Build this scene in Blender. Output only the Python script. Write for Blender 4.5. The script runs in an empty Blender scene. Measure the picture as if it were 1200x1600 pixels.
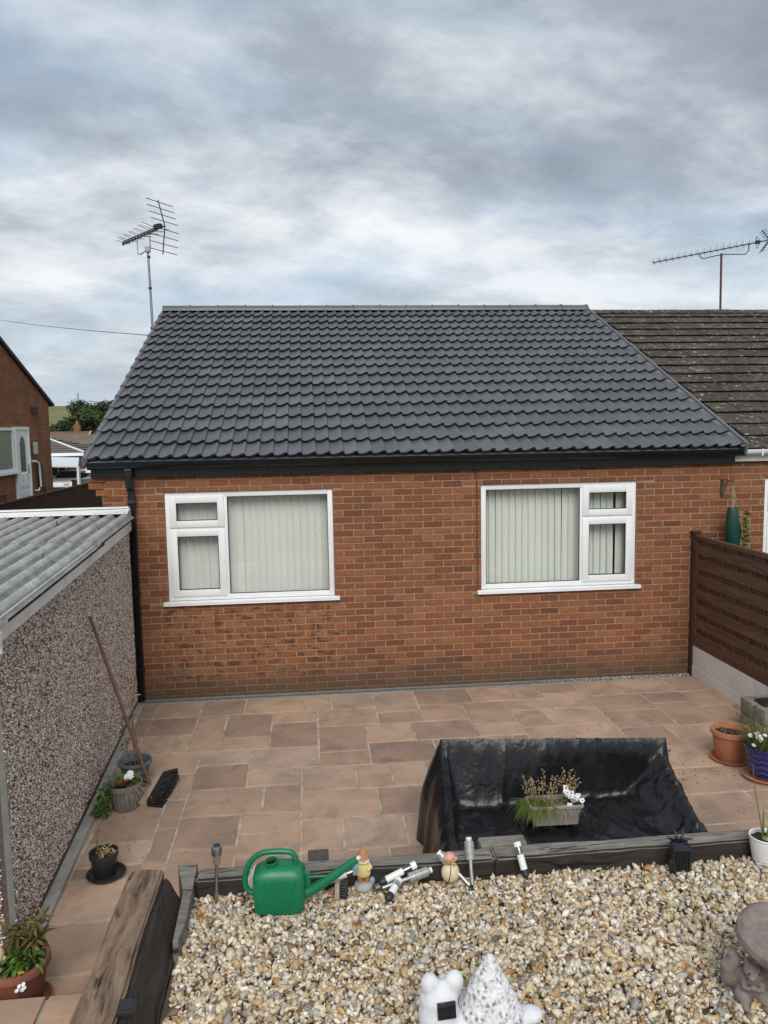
import bpy, bmesh, math, random
import numpy as np
from mathutils import Vector, Matrix, noise, Euler
random.seed(11)
SC = bpy.context.scene
COL = SC.collection
PI = math.pi
R = math.radians

# ------------------------------------------------------------------ camera
CAM = Vector((2.152, -8.571, 2.953))
pitch, roll, yaw = 0.1061, -0.0176, 0.0980
fwd = Vector((math.sin(yaw)*math.cos(pitch), math.cos(yaw)*math.cos(pitch), -math.sin(pitch)))
rgt = Vector((math.cos(yaw), -math.sin(yaw), 0))
up = rgt.cross(fwd)
r2 = math.cos(roll)*rgt + math.sin(roll)*up
u2 = -math.sin(roll)*rgt + math.cos(roll)*up
cd = bpy.data.cameras.new('camera')
cam = bpy.data.objects.new('camera', cd)
COL.objects.link(cam)
cd.sensor_fit = 'HORIZONTAL'; cd.sensor_width = 36.0; cd.lens = 36.0*1210/1200
cd.clip_start = 0.05; cd.clip_end = 6000
cam.matrix_world = Matrix(((r2.x, u2.x, -fwd.x, CAM.x), (r2.y, u2.y, -fwd.y, CAM.y), (r2.z, u2.z, -fwd.z, CAM.z), (0, 0, 0, 1)))
SC.camera = cam

# ------------------------------------------------------------------ node helpers
def nd(nt, t, ins=None, **at):
    n = nt.nodes.new(t)
    for k, v in at.items():
        setattr(n, k, v)
    for k, v in (ins or {}).items():
        s = n.inputs[k]
        if isinstance(v, bpy.types.NodeSocket):
            nt.links.new(v, s)
        else:
            s.default_value = v
    return n
def c4(c):
    return (c[0], c[1], c[2], 1.0)
def mixc(nt, f, a, b, blend='MIX'):
    n = nt.nodes.new('ShaderNodeMix'); n.data_type = 'RGBA'; n.blend_type = blend
    for i, v in ((0, f), (6, a), (7, b)):
        if isinstance(v, bpy.types.NodeSocket): nt.links.new(v, n.inputs[i])
        else: n.inputs[i].default_value = v if i == 0 else c4(v)
    return n.outputs[2]
def ramp(nt, f, stops, interp='LINEAR'):
    n = nt.nodes.new('ShaderNodeValToRGB'); cr = n.color_ramp; cr.interpolation = interp
    while len(cr.elements) < len(stops): cr.elements.new(0.5)
    for e, (p, c) in zip(cr.elements, stops):
        e.position = p; e.color = c4(c) if not isinstance(c, (int, float)) else (c, c, c, 1)
    nt.links.new(f, n.inputs[0])
    return n.outputs[0]
def math_(nt, op, a, b=0.0, clamp=False):
    n = nt.nodes.new('ShaderNodeMath'); n.operation = op; n.use_clamp = clamp
    for i, v in ((0, a), (1, b)):
        if isinstance(v, bpy.types.NodeSocket): nt.links.new(v, n.inputs[i])
        else: n.inputs[i].default_value = v
    return n.outputs[0]
def noi(nt, vec, scale, detail=4.0, rough=0.55, dist=0.0, out=0):
    n = nd(nt, 'ShaderNodeTexNoise', {'Scale': scale, 'Detail': detail, 'Roughness': rough, 'Distortion': dist})
    if vec is not None: nt.links.new(vec, n.inputs['Vector'])
    return n.outputs[out]
def coords(nt, kind='Object', scale=None):
    o = nd(nt, 'ShaderNodeTexCoord').outputs[kind]
    if scale:
        o = nd(nt, 'ShaderNodeMapping', {0: o, 'Scale': scale}).outputs[0]
    return o
def wpos(nt):
    return nd(nt, 'ShaderNodeNewGeometry').outputs['Position']
def bump(nt, h, strength=0.4, dist=0.01, normal=None):
    b = nd(nt, 'ShaderNodeBump', {'Height': h, 'Strength': strength, 'Distance': dist})
    if normal is not None: nt.links.new(normal, b.inputs['Normal'])
    return b.outputs[0]
def newmat(name):
    m = bpy.data.materials.new(name); m.use_nodes = True
    nt = m.node_tree; b = nt.nodes['Principled BSDF']
    return m, nt, b
def setin(nt, b, **kw):
    names = dict(col='Base Color', rough='Roughness', metal='Metallic', spec='Specular IOR Level', nor='Normal', trans='Transmission Weight',
                 alpha='Alpha', coat='Coat Weight', sub='Subsurface Weight', ior='IOR')
    for k, v in kw.items():
        s = b.inputs[names[k]]
        if isinstance(v, bpy.types.NodeSocket): nt.links.new(v, s)
        elif k == 'col': s.default_value = c4(v)
        else: s.default_value = v
def tint(nt):
    a = nd(nt, 'ShaderNodeAttribute', attribute_name='tint').outputs['Color']
    o = nd(nt, 'ShaderNodeObjectInfo').outputs['Color']
    s = nd(nt, 'ShaderNodeVectorMath', {0: a, 1: o}, operation='ADD').outputs[0]
    return nd(nt, 'ShaderNodeSeparateXYZ', {0: s}).outputs
def simple(name, col, rough=0.5, var=0.15, scale=20.0, bmp=0.1, bdist=0.003, metal=0.0, spec=0.5, dirt=None):
    m, nt, b = newmat(name)
    c = coords(nt)
    n1 = noi(nt, c, scale, 5)
    lo = tuple(x*(1-var) for x in col); hi = tuple(min(1, x*(1+var)) for x in col)
    cc = ramp(nt, n1, [(0.3, lo), (0.7, hi)])
    if dirt:
        n2 = noi(nt, c, scale*0.35, 6, 0.65)
        cc = mixc(nt, ramp(nt, n2, [(0.5, 0.0), (0.72, 0.8)]), cc, dirt)
    rr = ramp(nt, noi(nt, c, scale*2.3, 3), [(0.3, max(0, rough-0.08)), (0.7, min(1, rough+0.1))])
    setin(nt, b, col=cc, rough=rr, metal=metal, spec=spec)
    if bmp: setin(nt, b, nor=bump(nt, noi(nt, c, scale*3, 4), bmp, bdist))
    return m

# ------------------------------------------------------------------ world, sun, exposure
W = bpy.data.worlds.new('World'); SC.world = W; W.use_nodes = True
wt = W.node_tree; wt.nodes.clear()
SUN_EL, SUN_AZ = R(43), R(183)        # azimuth measured from +Y clockwise: behind the camera
sky = nd(wt, 'ShaderNodeTexSky', sky_type='NISHITA', sun_disc=False, sun_elevation=SUN_EL, sun_rotation=SUN_AZ, altitude=50.0, air_density=1.0, dust_density=2.0)
gen = nd(wt, 'ShaderNodeTexCoord').outputs['Generated']
sx, sy, sz = nd(wt, 'ShaderNodeSeparateXYZ', {0: gen}).outputs
zz = math_(wt, 'ADD', math_(wt, 'MAXIMUM', sz, 0.0), 0.30)
px = math_(wt, 'DIVIDE', sx, zz); py = math_(wt, 'DIVIDE', sy, zz)
pv = nd(wt, 'ShaderNodeCombineXYZ', {0: px, 1: py, 2: 0.0}).outputs[0]
pm = nd(wt, 'ShaderNodeMapping', {0: pv, 'Location': (7.4, 2.2, 0), 'Rotation': (0, 0, R(-28)), 'Scale': (1.15, 1.5, 1)}).outputs[0]
n_big = noi(wt, pm, 0.75, 2, 0.5, 0.3)
n_mid = noi(wt, pm, 2.6, 10, 0.61, 0.18)
n_gap = noi(wt, nd(wt, 'ShaderNodeMapping', {0: pv, 'Location': (9.3, 4.0, 2.0), 'Scale': (0.55, 1.0, 1)}).outputs[0], 1.1, 7, 0.58, 0.3)
dens = math_(wt, 'ADD', math_(wt, 'MULTIPLY', n_big, 0.50), math_(wt, 'MULTIPLY', n_mid, 0.50))
cloud = ramp(wt, dens, [(0.37, (5.9, 6.0, 6.15)), (0.44, (4.55, 4.85, 5.15)), (0.50, (3.4, 3.8, 4.2)), (0.56, (2.5, 2.85, 3.25)), (0.64, (1.95, 2.22, 2.6))])
blue = mixc(wt, 0.55, (2.9, 3.9, 4.9), sky.outputs[0])
gapf = ramp(wt, n_gap, [(0.50, 0.0), (0.68, 0.65)])
skyc = mixc(wt, gapf, cloud, blue)
hz = ramp(wt, sz, [(0.0, 0.7), (0.10, 0.30), (0.24, 0.0)])
skyc = mixc(wt, hz, skyc, (4.2, 4.75, 5.2))
bg = nd(wt, 'ShaderNodeBackground', {'Color': skyc, 'Strength': 0.10})
nd(wt, 'ShaderNodeOutputWorld', {0: bg.outputs[0]})
sd = bpy.data.lights.new('sun', 'SUN'); sd.energy = 1.5; sd.angle = R(40); sd.color = (1.0, 0.96, 0.90)
sun = bpy.data.objects.new('sun', sd); COL.objects.link(sun)
sdir = Vector((math.sin(SUN_AZ)*math.cos(SUN_EL), math.cos(SUN_AZ)*math.cos(SUN_EL), math.sin(SUN_EL)))
sun.rotation_euler = sdir.to_track_quat('Z', 'Y').to_euler(); sun.location = (0, -20, 30)
SC.view_settings.view_transform = 'Standard'; SC.view_settings.look = 'None'
SC.view_settings.exposure = 0.68; SC.view_settings.gamma = 1.0
SC.render.engine = 'CYCLES'; SC.cycles.use_denoising = True
SC.cycles.max_bounces = 8; SC.cycles.transparent_max_bounces = 12; SC.cycles.sample_clamp_indirect = 6.0

# ------------------------------------------------------------------ mesh helpers
class MB:
    def __init__(s):
        s.v = []; s.f = []; s.t = []
        s.cur = (0, 0, 0)
    def add(s, vs, fs, M=None):
        b = len(s.v)
        for p in vs:
            p = Vector(p)
            if M is not None: p = M @ p
            s.v.append(p); s.t.append(s.cur)
        for f in fs: s.f.append(tuple(i+b for i in f))
        return s
    def box(s, x0, x1, y0, y1, z0, z1, M=None):
        return s.add([(x0,y0,z0),(x1,y0,z0),(x1,y1,z0),(x0,y1,z0),(x0,y0,z1),(x1,y0,z1),(x1,y1,z1),(x0,y1,z1)],
                     [(0,3,2,1),(4,5,6,7),(0,1,5,4),(1,2,6,5),(2,3,7,6),(3,0,4,7)], M)
    def cbox(s, x0, x1, y0, y1, z0, z1, c=0.004, M=None):
        vs = []; fs = []
        xs = (x0, x0+c, x1-c, x1); ys = (y0, y0+c, y1-c, y1); zs = (z0, z0+c, z1-c, z1)
        bm = bmesh.new()
        bmesh.ops.create_cube(bm, size=1)
        for v in bm.verts:
            v.co = Vector(((x0+x1)/2+v.co.x*(x1-x0), (y0+y1)/2+v.co.y*(y1-y0), (z0+z1)/2+v.co.z*(z1-z0)))
        bmesh.ops.bevel(bm, geom=list(bm.edges), offset=c, segments=2, affect='EDGES', profile=0.5)
        bm.verts.index_update()
        s.add([v.co.copy() for v in bm.verts], [[v.index for v in f.verts] for f in bm.faces], M)
        bm.free(); return s
    def tube(s, pts, rad, n=8, cap=True, M=None):
        pts = [Vector(p) for p in pts]
        if not hasattr(rad, '__len__'): rad = [rad]*len(pts)
        if len(rad) != len(pts):
            rad = [float(np.interp(i/(len(pts)-1), np.linspace(0, 1, len(rad)), rad)) for i in range(len(pts))]
        vs = []; fs = []; ref = None
        for i, p in enumerate(pts):
            if i == 0: t = pts[1]-pts[0]
            elif i == len(pts)-1: t = pts[-1]-pts[-2]
            else: t = (pts[i+1]-pts[i]).normalized()+(pts[i]-pts[i-1]).normalized()
            t.normalize()
            if ref is None:
                ref = t.orthogonal().normalized()
            else:
                ref = (ref - t*ref.dot(t)).normalized()
            bi = t.cross(ref)
            for k in range(n):
                a = 2*PI*k/n
                vs.append(p + (ref*math.cos(a)+bi*math.sin(a))*rad[i])
        for i in range(len(pts)-1):
            for k in range(n):
                k2 = (k+1) % n
                fs.append((i*n+k, i*n+k2, (i+1)*n+k2, (i+1)*n+k))
        if cap:
            fs.append(tuple(range(n-1, -1, -1))); fs.append(tuple((len(pts)-1)*n+k for k in range(n)))
        return s.add(vs, fs, M)
    def lathe(s, prof, n=28, M=None, wob=0.0, seed=0):
        vs = []; fs = []
        for j, (r, z) in enumerate(prof):
            for k in range(n):
                a = 2*PI*k/n
                rr = r*(1+wob*noise.noise((math.cos(a)*2+seed, math.sin(a)*2, z*9)))
                vs.append((rr*math.cos(a), rr*math.sin(a), z))
        for j in range(len(prof)-1):
            for k in range(n):
                k2 = (k+1) % n
                fs.append((j*n+k, j*n+k2, (j+1)*n+k2, (j+1)*n+k))
        if prof[0][0] > 1e-5: fs.append(tuple(range(n-1, -1, -1)))
        if prof[-1][0] > 1e-5: fs.append(tuple((len(prof)-1)*n+k for k in range(n)))
        return s.add(vs, fs, M)
    def ball(s, c, r, n=14, m=10, M=None, wob=0.0):
        if not hasattr(r, '__len__'): r = (r, r, r)
        vs = []; fs = []
        for j in range(m+1):
            th = PI*j/m
            for k in range(n):
                a = 2*PI*k/n
                d = Vector((math.sin(th)*math.cos(a), math.sin(th)*math.sin(a), math.cos(th)))
                w = 1+wob*noise.noise(d*2.3+Vector(c)*7)
                vs.append((c[0]+r[0]*d.x*w, c[1]+r[1]*d.y*w, c[2]+r[2]*d.z*w))
        for j in range(m):
            for k in range(n):
                k2 = (k+1) % n
                fs.append((j*n+k, (j+1)*n+k, (j+1)*n+k2, j*n+k2))
        return s.add(vs, fs, M)
    def prism(s, poly, axis, a0, a1, M=None):
        # poly: 2D points; axis 'x': poly in (y,z); 'y': poly in (x,z); 'z': poly in (x,y)
        n = len(poly)
        def P(p, a):
            return (a, p[0], p[1]) if axis == 'x' else (p[0], a, p[1]) if axis == 'y' else (p[0], p[1], a)
        vs = [P(p, a0) for p in poly]+[P(p, a1) for p in poly]
        fs = [tuple(range(n)), tuple(range(2*n-1, n-1, -1))]+[(i, n+i, n+(i+1) % n, (i+1) % n) for i in range(n)]
        return s.add(vs, fs, M)
    def blade(s, base, d, length, width, droop, n=4, side=None):
        base = Vector(base); d = Vector(d).normalized()
        sd_ = side or d.cross(Vector((0, 0, 1)))
        if sd_.length < 1e-3: sd_ = Vector((random.uniform(-1, 1), random.uniform(-1, 1), 0))
        sd_ = sd_.normalized()
        vs = []; fs = []
        p = base.copy(); q = d.copy()
        for i in range(n+1):
            w = width*(1-(i/n)**1.6)*0.5+0.0003
            vs += [p-sd_*w, p+sd_*w]
            q = (q+Vector((0, 0, -droop/n))).normalized(); p = p+q*(length/n)
        for i in range(n): fs.append((2*i, 2*i+1, 2*i+3, 2*i+2))
        return s.add(vs, fs)
    def leaf(s, base, d, length, width, fold=0.25, nrm=None):
        base = Vector(base); d = Vector(d).normalized()
        sd_ = d.cross(nrm or Vector((random.uniform(-.4, .4), random.uniform(-.4, .4), 1))).normalized()
        nn = sd_.cross(d).normalized()
        P = [base, base+d*length*.35+sd_*width*.5+nn*fold*width, base+d*length*.35, base+d*length*.35-sd_*width*.5+nn*fold*width,
             base+d*length*.72+sd_*width*.36+nn*fold*width*.6-nn*length*.05, base+d*length*.72-nn*length*.06, base+d*length*.72-sd_*width*.36+nn*fold*width*.6-nn*length*.05, base+d*length-nn*length*.18]
        return s.add(P, [(0,2,1),(0,3,2),(1,2,5,4),(2,3,6,5),(4,5,7),(5,6,7)])
    def build(s, name, m, parent=None, smooth=None, loc=None, usetint=False):
        me = bpy.data.meshes.new(name)
        me.from_pydata([tuple(v) for v in s.v], [], s.f)
        me.materials.append(m)
        if usetint:
            at = me.attributes.new('tint', 'FLOAT_COLOR', 'POINT')
            at.data.foreach_set('color', np.array([(a, b, c, 1) for a, b, c in s.t], dtype=np.float32).ravel())
        me.validate()
        fixn(me)
        if smooth is not None:
            me.polygons.foreach_set('use_smooth', [True]*len(me.polygons))
            me.set_sharp_from_angle(angle=R(smooth))
        o = link(name, me, parent, loc, black=usetint)
        if name in ('petals', 'flower_centre', 'flower_eye', 'seed_heads', 'grass', 'dry_grass', 'dry_growth', 'leaves', 'dead_leaves', 'dry_leaves', 'bronze_leaves', 'viola_leaves', 'bristles', 'crown', 'boards', 'bracing', 'seed_stem', 'leaf_litter'):
            o['kind'] = 'stuff'
        return o
def fixn(me):
    bm = bmesh.new(); bm.from_mesh(me)
    bmesh.ops.recalc_face_normals(bm, faces=bm.faces)
    bm.to_mesh(me); bm.free()
def link(name, me, parent=None, loc=None, black=False):
    o = bpy.data.objects.new(name, me); COL.objects.link(o)
    if parent is not None: o.parent = parent
    if loc is not None: o.location = loc
    if black: o.color = (0, 0, 0, 1)
    return o
def thing(name, label, cat, loc=(0, 0, 0), rz=0.0, group=None):
    o = bpy.data.objects.new(name, None); COL.objects.link(o)
    o.empty_display_size = 0.1
    o.location = loc; o.rotation_euler = (0, 0, rz)
    o['label'] = label; o['category'] = cat
    if group: o['group'] = group
    return o
def tag(o, label, cat, group=None):
    o['label'] = label; o['category'] = cat
    if group: o['group'] = group
    return o
def struct(o, kind='structure'):
    o['kind'] = kind; return o
def TR(loc, rot=(0, 0, 0), sc=1.0):
    return Matrix.Translation(Vector(loc)) @ Euler(rot).to_matrix().to_4x4() @ Matrix.Diagonal((sc, sc, sc, 1))
def axis_matrix(a, b):
    a = Vector(a); b = Vector(b); z = (b-a).normalized()
    x = z.orthogonal().normalized(); y = z.cross(x)
    return Matrix(((x.x, y.x, z.x, a.x), (x.y, y.y, z.y, a.y), (x.z, y.z, z.z, a.z), (0, 0, 0, 1)))

# ------------------------------------------------------------------ materials
def mk_brick():
    m, nt, b = newmat('red_brick')
    t = tint(nt); w = wpos(nt)
    base = ramp(nt, t[0], [(0.0, (.140, .058, .034)), (0.18, (.188, .072, .037)), (0.5, (.232, .090, .043)), (0.8, (.264, .107, .050)), (1.0, (.292, .137, .069))])
    n1 = noi(nt, w, 38, 6, 0.62)
    c = mixc(nt, 1.0, base, ramp(nt, n1, [(0.25, (.62, .60, .60)), (0.5, (1, 1, 1)), (0.78, (1.28, 1.22, 1.15))]), 'MULTIPLY')
    # dark rubbed smudges on the rebuilt panel of orange bricks
    n2 = noi(nt, nd(nt, 'ShaderNodeMapping', {0: w, 'Scale': (1.0, 1, 1.9)}).outputs[0], 7.5, 3, 0.5)
    sm = math_(nt, 'MULTIPLY', ramp(nt, n2, [(0.51, 0.0), (0.63, 0.78)]), t[2])
    c = mixc(nt, sm, c, (.070, .034, .022))
    # damp and algae staining along the foot of the wall
    z = nd(nt, 'ShaderNodeSeparateXYZ', {0: w}).outputs[2]
    zz_ = math_(nt, 'ADD', z, math_(nt, 'MULTIPLY', noi(nt, w, 2.1, 4), 0.35))
    c = mixc(nt, ramp(nt, zz_, [(0.22, 0.82), (0.60, 0.0)]), c, (.085, .060, .040))
    # pale efflorescence specks
    c = mixc(nt, ramp(nt, noi(nt, w, 11, 7, 0.7), [(0.66, 0.0), (0.74, 0.45)]), c, (.40, .30, .22))
    setin(nt, b, col=c, rough=0.9, spec=0.25, nor=bump(nt, noi(nt, w, 160, 5, 0.7), 0.55, 0.004))
    return m
def mk_mortar():
    m, nt, b = newmat('mortar')
    w = wpos(nt)
    c = ramp(nt, noi(nt, w, 14, 6, 0.65), [(0.25, (.20, .138, .090)), (0.5, (.335, .238, .160)), (0.8, (.42, .32, .235))])
    z = nd(nt, 'ShaderNodeSeparateXYZ', {0: w}).outputs[2]
    c = mixc(nt, ramp(nt, z, [(0.05, 0.7), (0.45, 0.0)]), c, (.10, .085, .060))
    setin(nt, b, col=c, rough=0.95, spec=0.2, nor=bump(nt, noi(nt, w, 220, 4, 0.7), 0.6, 0.004))
    return m
def mk_brick_far():
    m, nt, b = newmat('far_brick')
    w = wpos(nt)
    s = nd(nt, 'ShaderNodeSeparateXYZ', {0: w}).outputs
    v = nd(nt, 'ShaderNodeCombineXYZ', {0: math_(nt, 'ADD', s[0], s[1]), 1: s[2], 2: 0.0}).outputs[0]
    br = nd(nt, 'ShaderNodeTexBrick', {'Vector': v, 'Color1': (.285, .110, .052, 1), 'Color2': (.205, .078, .040, 1), 'Mortar': (.25, .16, .11, 1), 'Scale': 1.0,
            'Mortar Size': 0.008, 'Brick Width': 0.225, 'Row Height': 0.075}, offset=0.5)
    c = mixc(nt, 1.0, br.outputs[0], ramp(nt, noi(nt, w, 1.6, 5), [(0.3, (.75, .75, .75)), (0.7, (1.15, 1.1, 1.05))]), 'MULTIPLY')
    setin(nt, b, col=c, rough=0.92, spec=0.2, nor=bump(nt, br.outputs[1], -0.4, 0.008))
    return m
def mk_tile_new():
    m, nt, b = newmat('grey_concrete_tile')
    t = tint(nt); w = wpos(nt)
    c = ramp(nt, t[0], [(0, (.088, .092, .101)), (0.9, (.108, .112, .122)), (1, (.122, .125, .134))])
    c = mixc(nt, 1.0, c, ramp(nt, noi(nt, w, 2.2, 5, .6), [(0.3, (.86, .86, .86)), (0.7, (1.14, 1.14, 1.14))]), 'MULTIPLY')
    c = mixc(nt, ramp(nt, noi(nt, w, 23, 6, .7), [(0.70, 0.0), (0.78, 0.35)]), c, (.16, .16, .16))
    setin(nt, b, col=c, rough=ramp(nt, noi(nt, w, 9, 4), [(0.3, 0.34), (0.7, 0.48)]), spec=0.5, nor=bump(nt, noi(nt, w, 180, 3), 0.12, 0.002))
    return m
def mk_tile_old():
    m, nt, b = newmat('weathered_brown_tile')
    t = tint(nt); w = wpos(nt)
    c = ramp(nt, t[0], [(0, (.062, .051, .043)), (0.5, (.076, .063, .053)), (1, (.092, .077, .065))])
    c = mixc(nt, 1.0, c, ramp(nt, noi(nt, w, 6, 6, .65), [(0.3, (.65, .65, .65)), (0.7, (1.35, 1.32, 1.28))]), 'MULTIPLY')
    c = mixc(nt, ramp(nt, noi(nt, w, 17, 4, .6), [(0.55, 0.0), (0.63, 0.9)]), c, (.018, .016, .014))
    n3 = nd(nt, 'ShaderNodeTexNoise', {'Vector': w, 'Scale': 13.0, 'Detail': 6.0, 'Roughness': 0.68}).outputs[0]
    c = mixc(nt, ramp(nt, n3, [(0.60, 0.0), (0.65, 0.9)]), c, (.46, .45, .42))
    setin(nt, b, col=c, rough=0.95, spec=0.2, nor=bump(nt, noi(nt, w, 60, 5, .7), 0.6, 0.01))
    return m
def mk_slab():
    m, nt, b = newmat('sandstone_paving')
    t = tint(nt); w = wpos(nt)
    c = ramp(nt, t[0], [(0, (.272, .188, .142)), (0.2, (.335, .229, .168)), (0.5, (.385, .263, .188)), (0.8, (.445, .310, .222)), (1, (.38, .280, .218))])
    vec = nd(nt, 'ShaderNodeVectorMath', {0: w, 1: nd(nt, 'ShaderNodeCombineXYZ', {0: math_(nt, 'MULTIPLY', t[0], 40.0), 1: math_(nt, 'MULTIPLY', t[1], 70.0)}).outputs[0]}, operation='ADD').outputs[0]
    n1 = noi(nt, vec, 3.2, 7, 0.6, 0.8)
    c = mixc(nt, 1.0, c, ramp(nt, n1, [(0.28, (.72, .70, .70)), (0.5, (1, 1, 1)), (0.74, (1.20, 1.16, 1.10))]), 'MULTIPLY')
    n2 = noi(nt, vec, 24, 7, 0.68)
    c = mixc(nt, ramp(nt, n2, [(0.55, 0.0), (0.8, 0.4)]), c, (.16, .115, .09))
    c = mixc(nt, ramp(nt, noi(nt, w, 70, 3, .6), [(0.66, 0.0), (0.72, 0.6)]), c, (.12, .095, .075))
    c = mixc(nt, ramp(nt, noi(nt, vec, 9, 6, .7, .5), [(0.60, 0.0), (0.72, 0.5)]), c, (.46, .34, .25))
    # grey dirt in traffic along the garage side and random stains
    n3 = noi(nt, w, 1.1, 5, 0.6)
    c = mixc(nt, ramp(nt, n3, [(0.50, 0.0), (0.70, 0.55)]), c, (.19, .145, .12))
    setin(nt, b, col=c, rough=0.85, spec=0.3, nor=bump(nt, n2, 0.35, 0.006, bump(nt, noi(nt, w, 6, 4), 0.25, 0.02)))
    return m
def mk_sheet():
    m, nt, b = newmat('black_polythene')
    c = coords(nt)
    n1 = nd(nt, 'ShaderNodeTexNoise', {'Vector': c, 'Scale': 11.0, 'Detail': 6.0, 'Roughness': 0.6, 'Distortion': 0.8}, noise_type='RIDGED_MULTIFRACTAL').outputs[0]
    n2 = noi(nt, nd(nt, 'ShaderNodeMapping', {0: c, 'Scale': (1, 1, .35), 'Rotation': (0, .4, .3)}).outputs[0], 26, 4, 0.6, 1.2)
    nor = bump(nt, n1, 0.38, 0.010, bump(nt, n2, 0.4, 0.008))
    dust = ramp(nt, noi(nt, c, 5, 6, .7), [(0.5, (.008, .0085, .010)), (0.75, (.020, .020, .021))])
    setin(nt, b, col=dust, rough=ramp(nt, n1, [(0.3, 0.22), (0.7, 0.36)]), spec=0.36, nor=nor)
    return m
def mk_pebbledash():
    m, nt, b = newmat('pebbledash_render')
    w = wpos(nt)
    c = ramp(nt, noi(nt, w, 60, 4, .6), [(0.3, (.065, .050, .046)), (0.7, (.13, .105, .098))])
    setin(nt, b, col=c, rough=0.9, spec=0.25, nor=bump(nt, noi(nt, w, 120, 3), 0.5, 0.006))
    return m
def mk_wood(name, pale, mid, dark, rough=0.85, gscale=1.0, crack=0.6):
    m, nt, b = newmat(name)
    c = coords(nt)
    oi = nd(nt, 'ShaderNodeObjectInfo').outputs['Random']
    off = nd(nt, 'ShaderNodeVectorMath', {0: c, 1: nd(nt, 'ShaderNodeCombineXYZ', {0: math_(nt, 'MULTIPLY', oi, 13.0), 1: math_(nt, 'MULTIPLY', oi, 5.0)}).outputs[0]}, operation='ADD').outputs[0]
    warp = noi(nt, off, 2.2, 3, 0.5, 0.0, 1)
    wv = nd(nt, 'ShaderNodeVectorMath', {0: off, 1: nd(nt, 'ShaderNodeVectorMath', {0: warp, 'Scale': 0.16}, operation='SCALE').outputs[0]}, operation='ADD').outputs[0]
    g = nd(nt, 'ShaderNodeMapping', {0: wv, 'Scale': (1.3*gscale, 17*gscale, 17*gscale)}).outputs[0]
    n1 = noi(nt, g, 1.6, 9, 0.70)
    n2 = noi(nt, nd(nt, 'ShaderNodeMapping', {0: wv, 'Scale': (0.9*gscale, 14*gscale, 14*gscale)}).outputs[0], 1.6, 3, 0.5)
    col = ramp(nt, n1, [(0.28, dark), (0.45, mid), (0.68, pale)])
    ck = ramp(nt, n2, [(0.32, 1.0), (0.40, 0.0)])
    col = mixc(nt, math_(nt, 'MULTIPLY', ck, crack), col, tuple(x*0.25 for x in dark))
    col = mixc(nt, ramp(nt, noi(nt, off, 4.5, 4, .6), [(0.45, 0.0), (0.7, 0.6)]), col, mid)
    h = math_(nt, 'SUBTRACT', n1, math_(nt, 'MULTIPLY', ck, 0.8))
    setin(nt, b, col=col, rough=rough, spec=0.25, nor=bump(nt, h, 0.8, 0.008))
    return m
def mk_glass(name='window_glass', tintc=(.975, .982, .978), rough=0.0):
    m, nt, b = newmat(name)
    nt.nodes.remove(b)
    tr = nd(nt, 'ShaderNodeBsdfTransparent', {0: c4(tintc)})
    gl = nd(nt, 'ShaderNodeBsdfGlossy', {'Color': (1, 1, 1, 1), 'Roughness': rough})
    fr = nd(nt, 'ShaderNodeFresnel', {'IOR': 1.5})
    bf = nd(nt, 'ShaderNodeNewGeometry').outputs['Backfacing']
    f2 = math_(nt, 'MULTIPLY', math_(nt, 'MULTIPLY', fr.outputs[0], 2.2, True), math_(nt, 'SUBTRACT', 1.0, bf))
    mx = nd(nt, 'ShaderNodeMixShader', {0: f2, 1: tr.outputs[0], 2: gl.outputs[0]})
    nt.links.new(mx.outputs[0], nt.nodes['Material Output'].inputs[0])
    return m
def mk_gravel():
    m, nt, b = newmat('flint_gravel')
    a = nd(nt, 'ShaderNodeAttribute', attribute_name='tint').outputs['Color']
    w = wpos(nt)
    c = mixc(nt, 1.0, a, ramp(nt, noi(nt, w, 90, 4, .6), [(0.3, (.72, .70, .68)), (0.7, (1.2, 1.18, 1.15))]), 'MULTIPLY')
    setin(nt, b, col=c, rough=0.62, spec=0.4, nor=bump(nt, noi(nt, w, 300, 3), 0.25, 0.003))
    return m
def mk_leaf(name, a, b_, rough=0.5):
    m, nt, b = newmat(name)
    t = tint(nt)
    w = wpos(nt)
    f = math_(nt, 'ADD', math_(nt, 'MULTIPLY', t[0], 0.75), math_(nt, 'MULTIPLY', noi(nt, w, 30, 2), 0.3))
    c = ramp(nt, f, [(0.1, a), (0.9, b_)])
    setin(nt, b, col=c, rough=rough, spec=0.35)
    tr = nd(nt, 'ShaderNodeBsdfTranslucent', {'Color': c})
    mx = nd(nt, 'ShaderNodeMixShader', {0: 0.25, 1: b.outputs[0], 2: tr.outputs[0]})
    nt.links.new(mx.outputs[0], nt.nodes['Material Output'].inputs[0])
    return m
def mk_asbestos():
    m, nt, b = newmat('corrugated_cement')
    w = wpos(nt)
    c = ramp(nt, noi(nt, w, 5, 7, .65), [(0.28, (.25, .25, .24)), (0.55, (.40, .40, .39)), (0.8, (.52, .52, .50))])
    c = mixc(nt, ramp(nt, noi(nt, w, 36, 7, .75), [(0.54, 0.0), (0.66, 0.7)]), c, (.10, .10, .09))
    c = mixc(nt, ramp(nt, noi(nt, w, 12, 5, .7), [(0.62, 0.0), (0.75, 0.5)]), c, (.62, .62, .58))
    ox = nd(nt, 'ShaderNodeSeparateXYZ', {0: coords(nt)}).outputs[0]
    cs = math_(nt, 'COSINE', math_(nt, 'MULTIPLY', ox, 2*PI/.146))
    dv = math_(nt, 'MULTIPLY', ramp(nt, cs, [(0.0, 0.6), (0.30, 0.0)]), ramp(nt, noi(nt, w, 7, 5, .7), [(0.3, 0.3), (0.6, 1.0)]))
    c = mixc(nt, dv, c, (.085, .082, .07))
    setin(nt, b, col=c, rough=0.95, spec=0.2, nor=bump(nt, noi(nt, w, 90, 5, .7), 0.5, 0.006))
    return m
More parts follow.
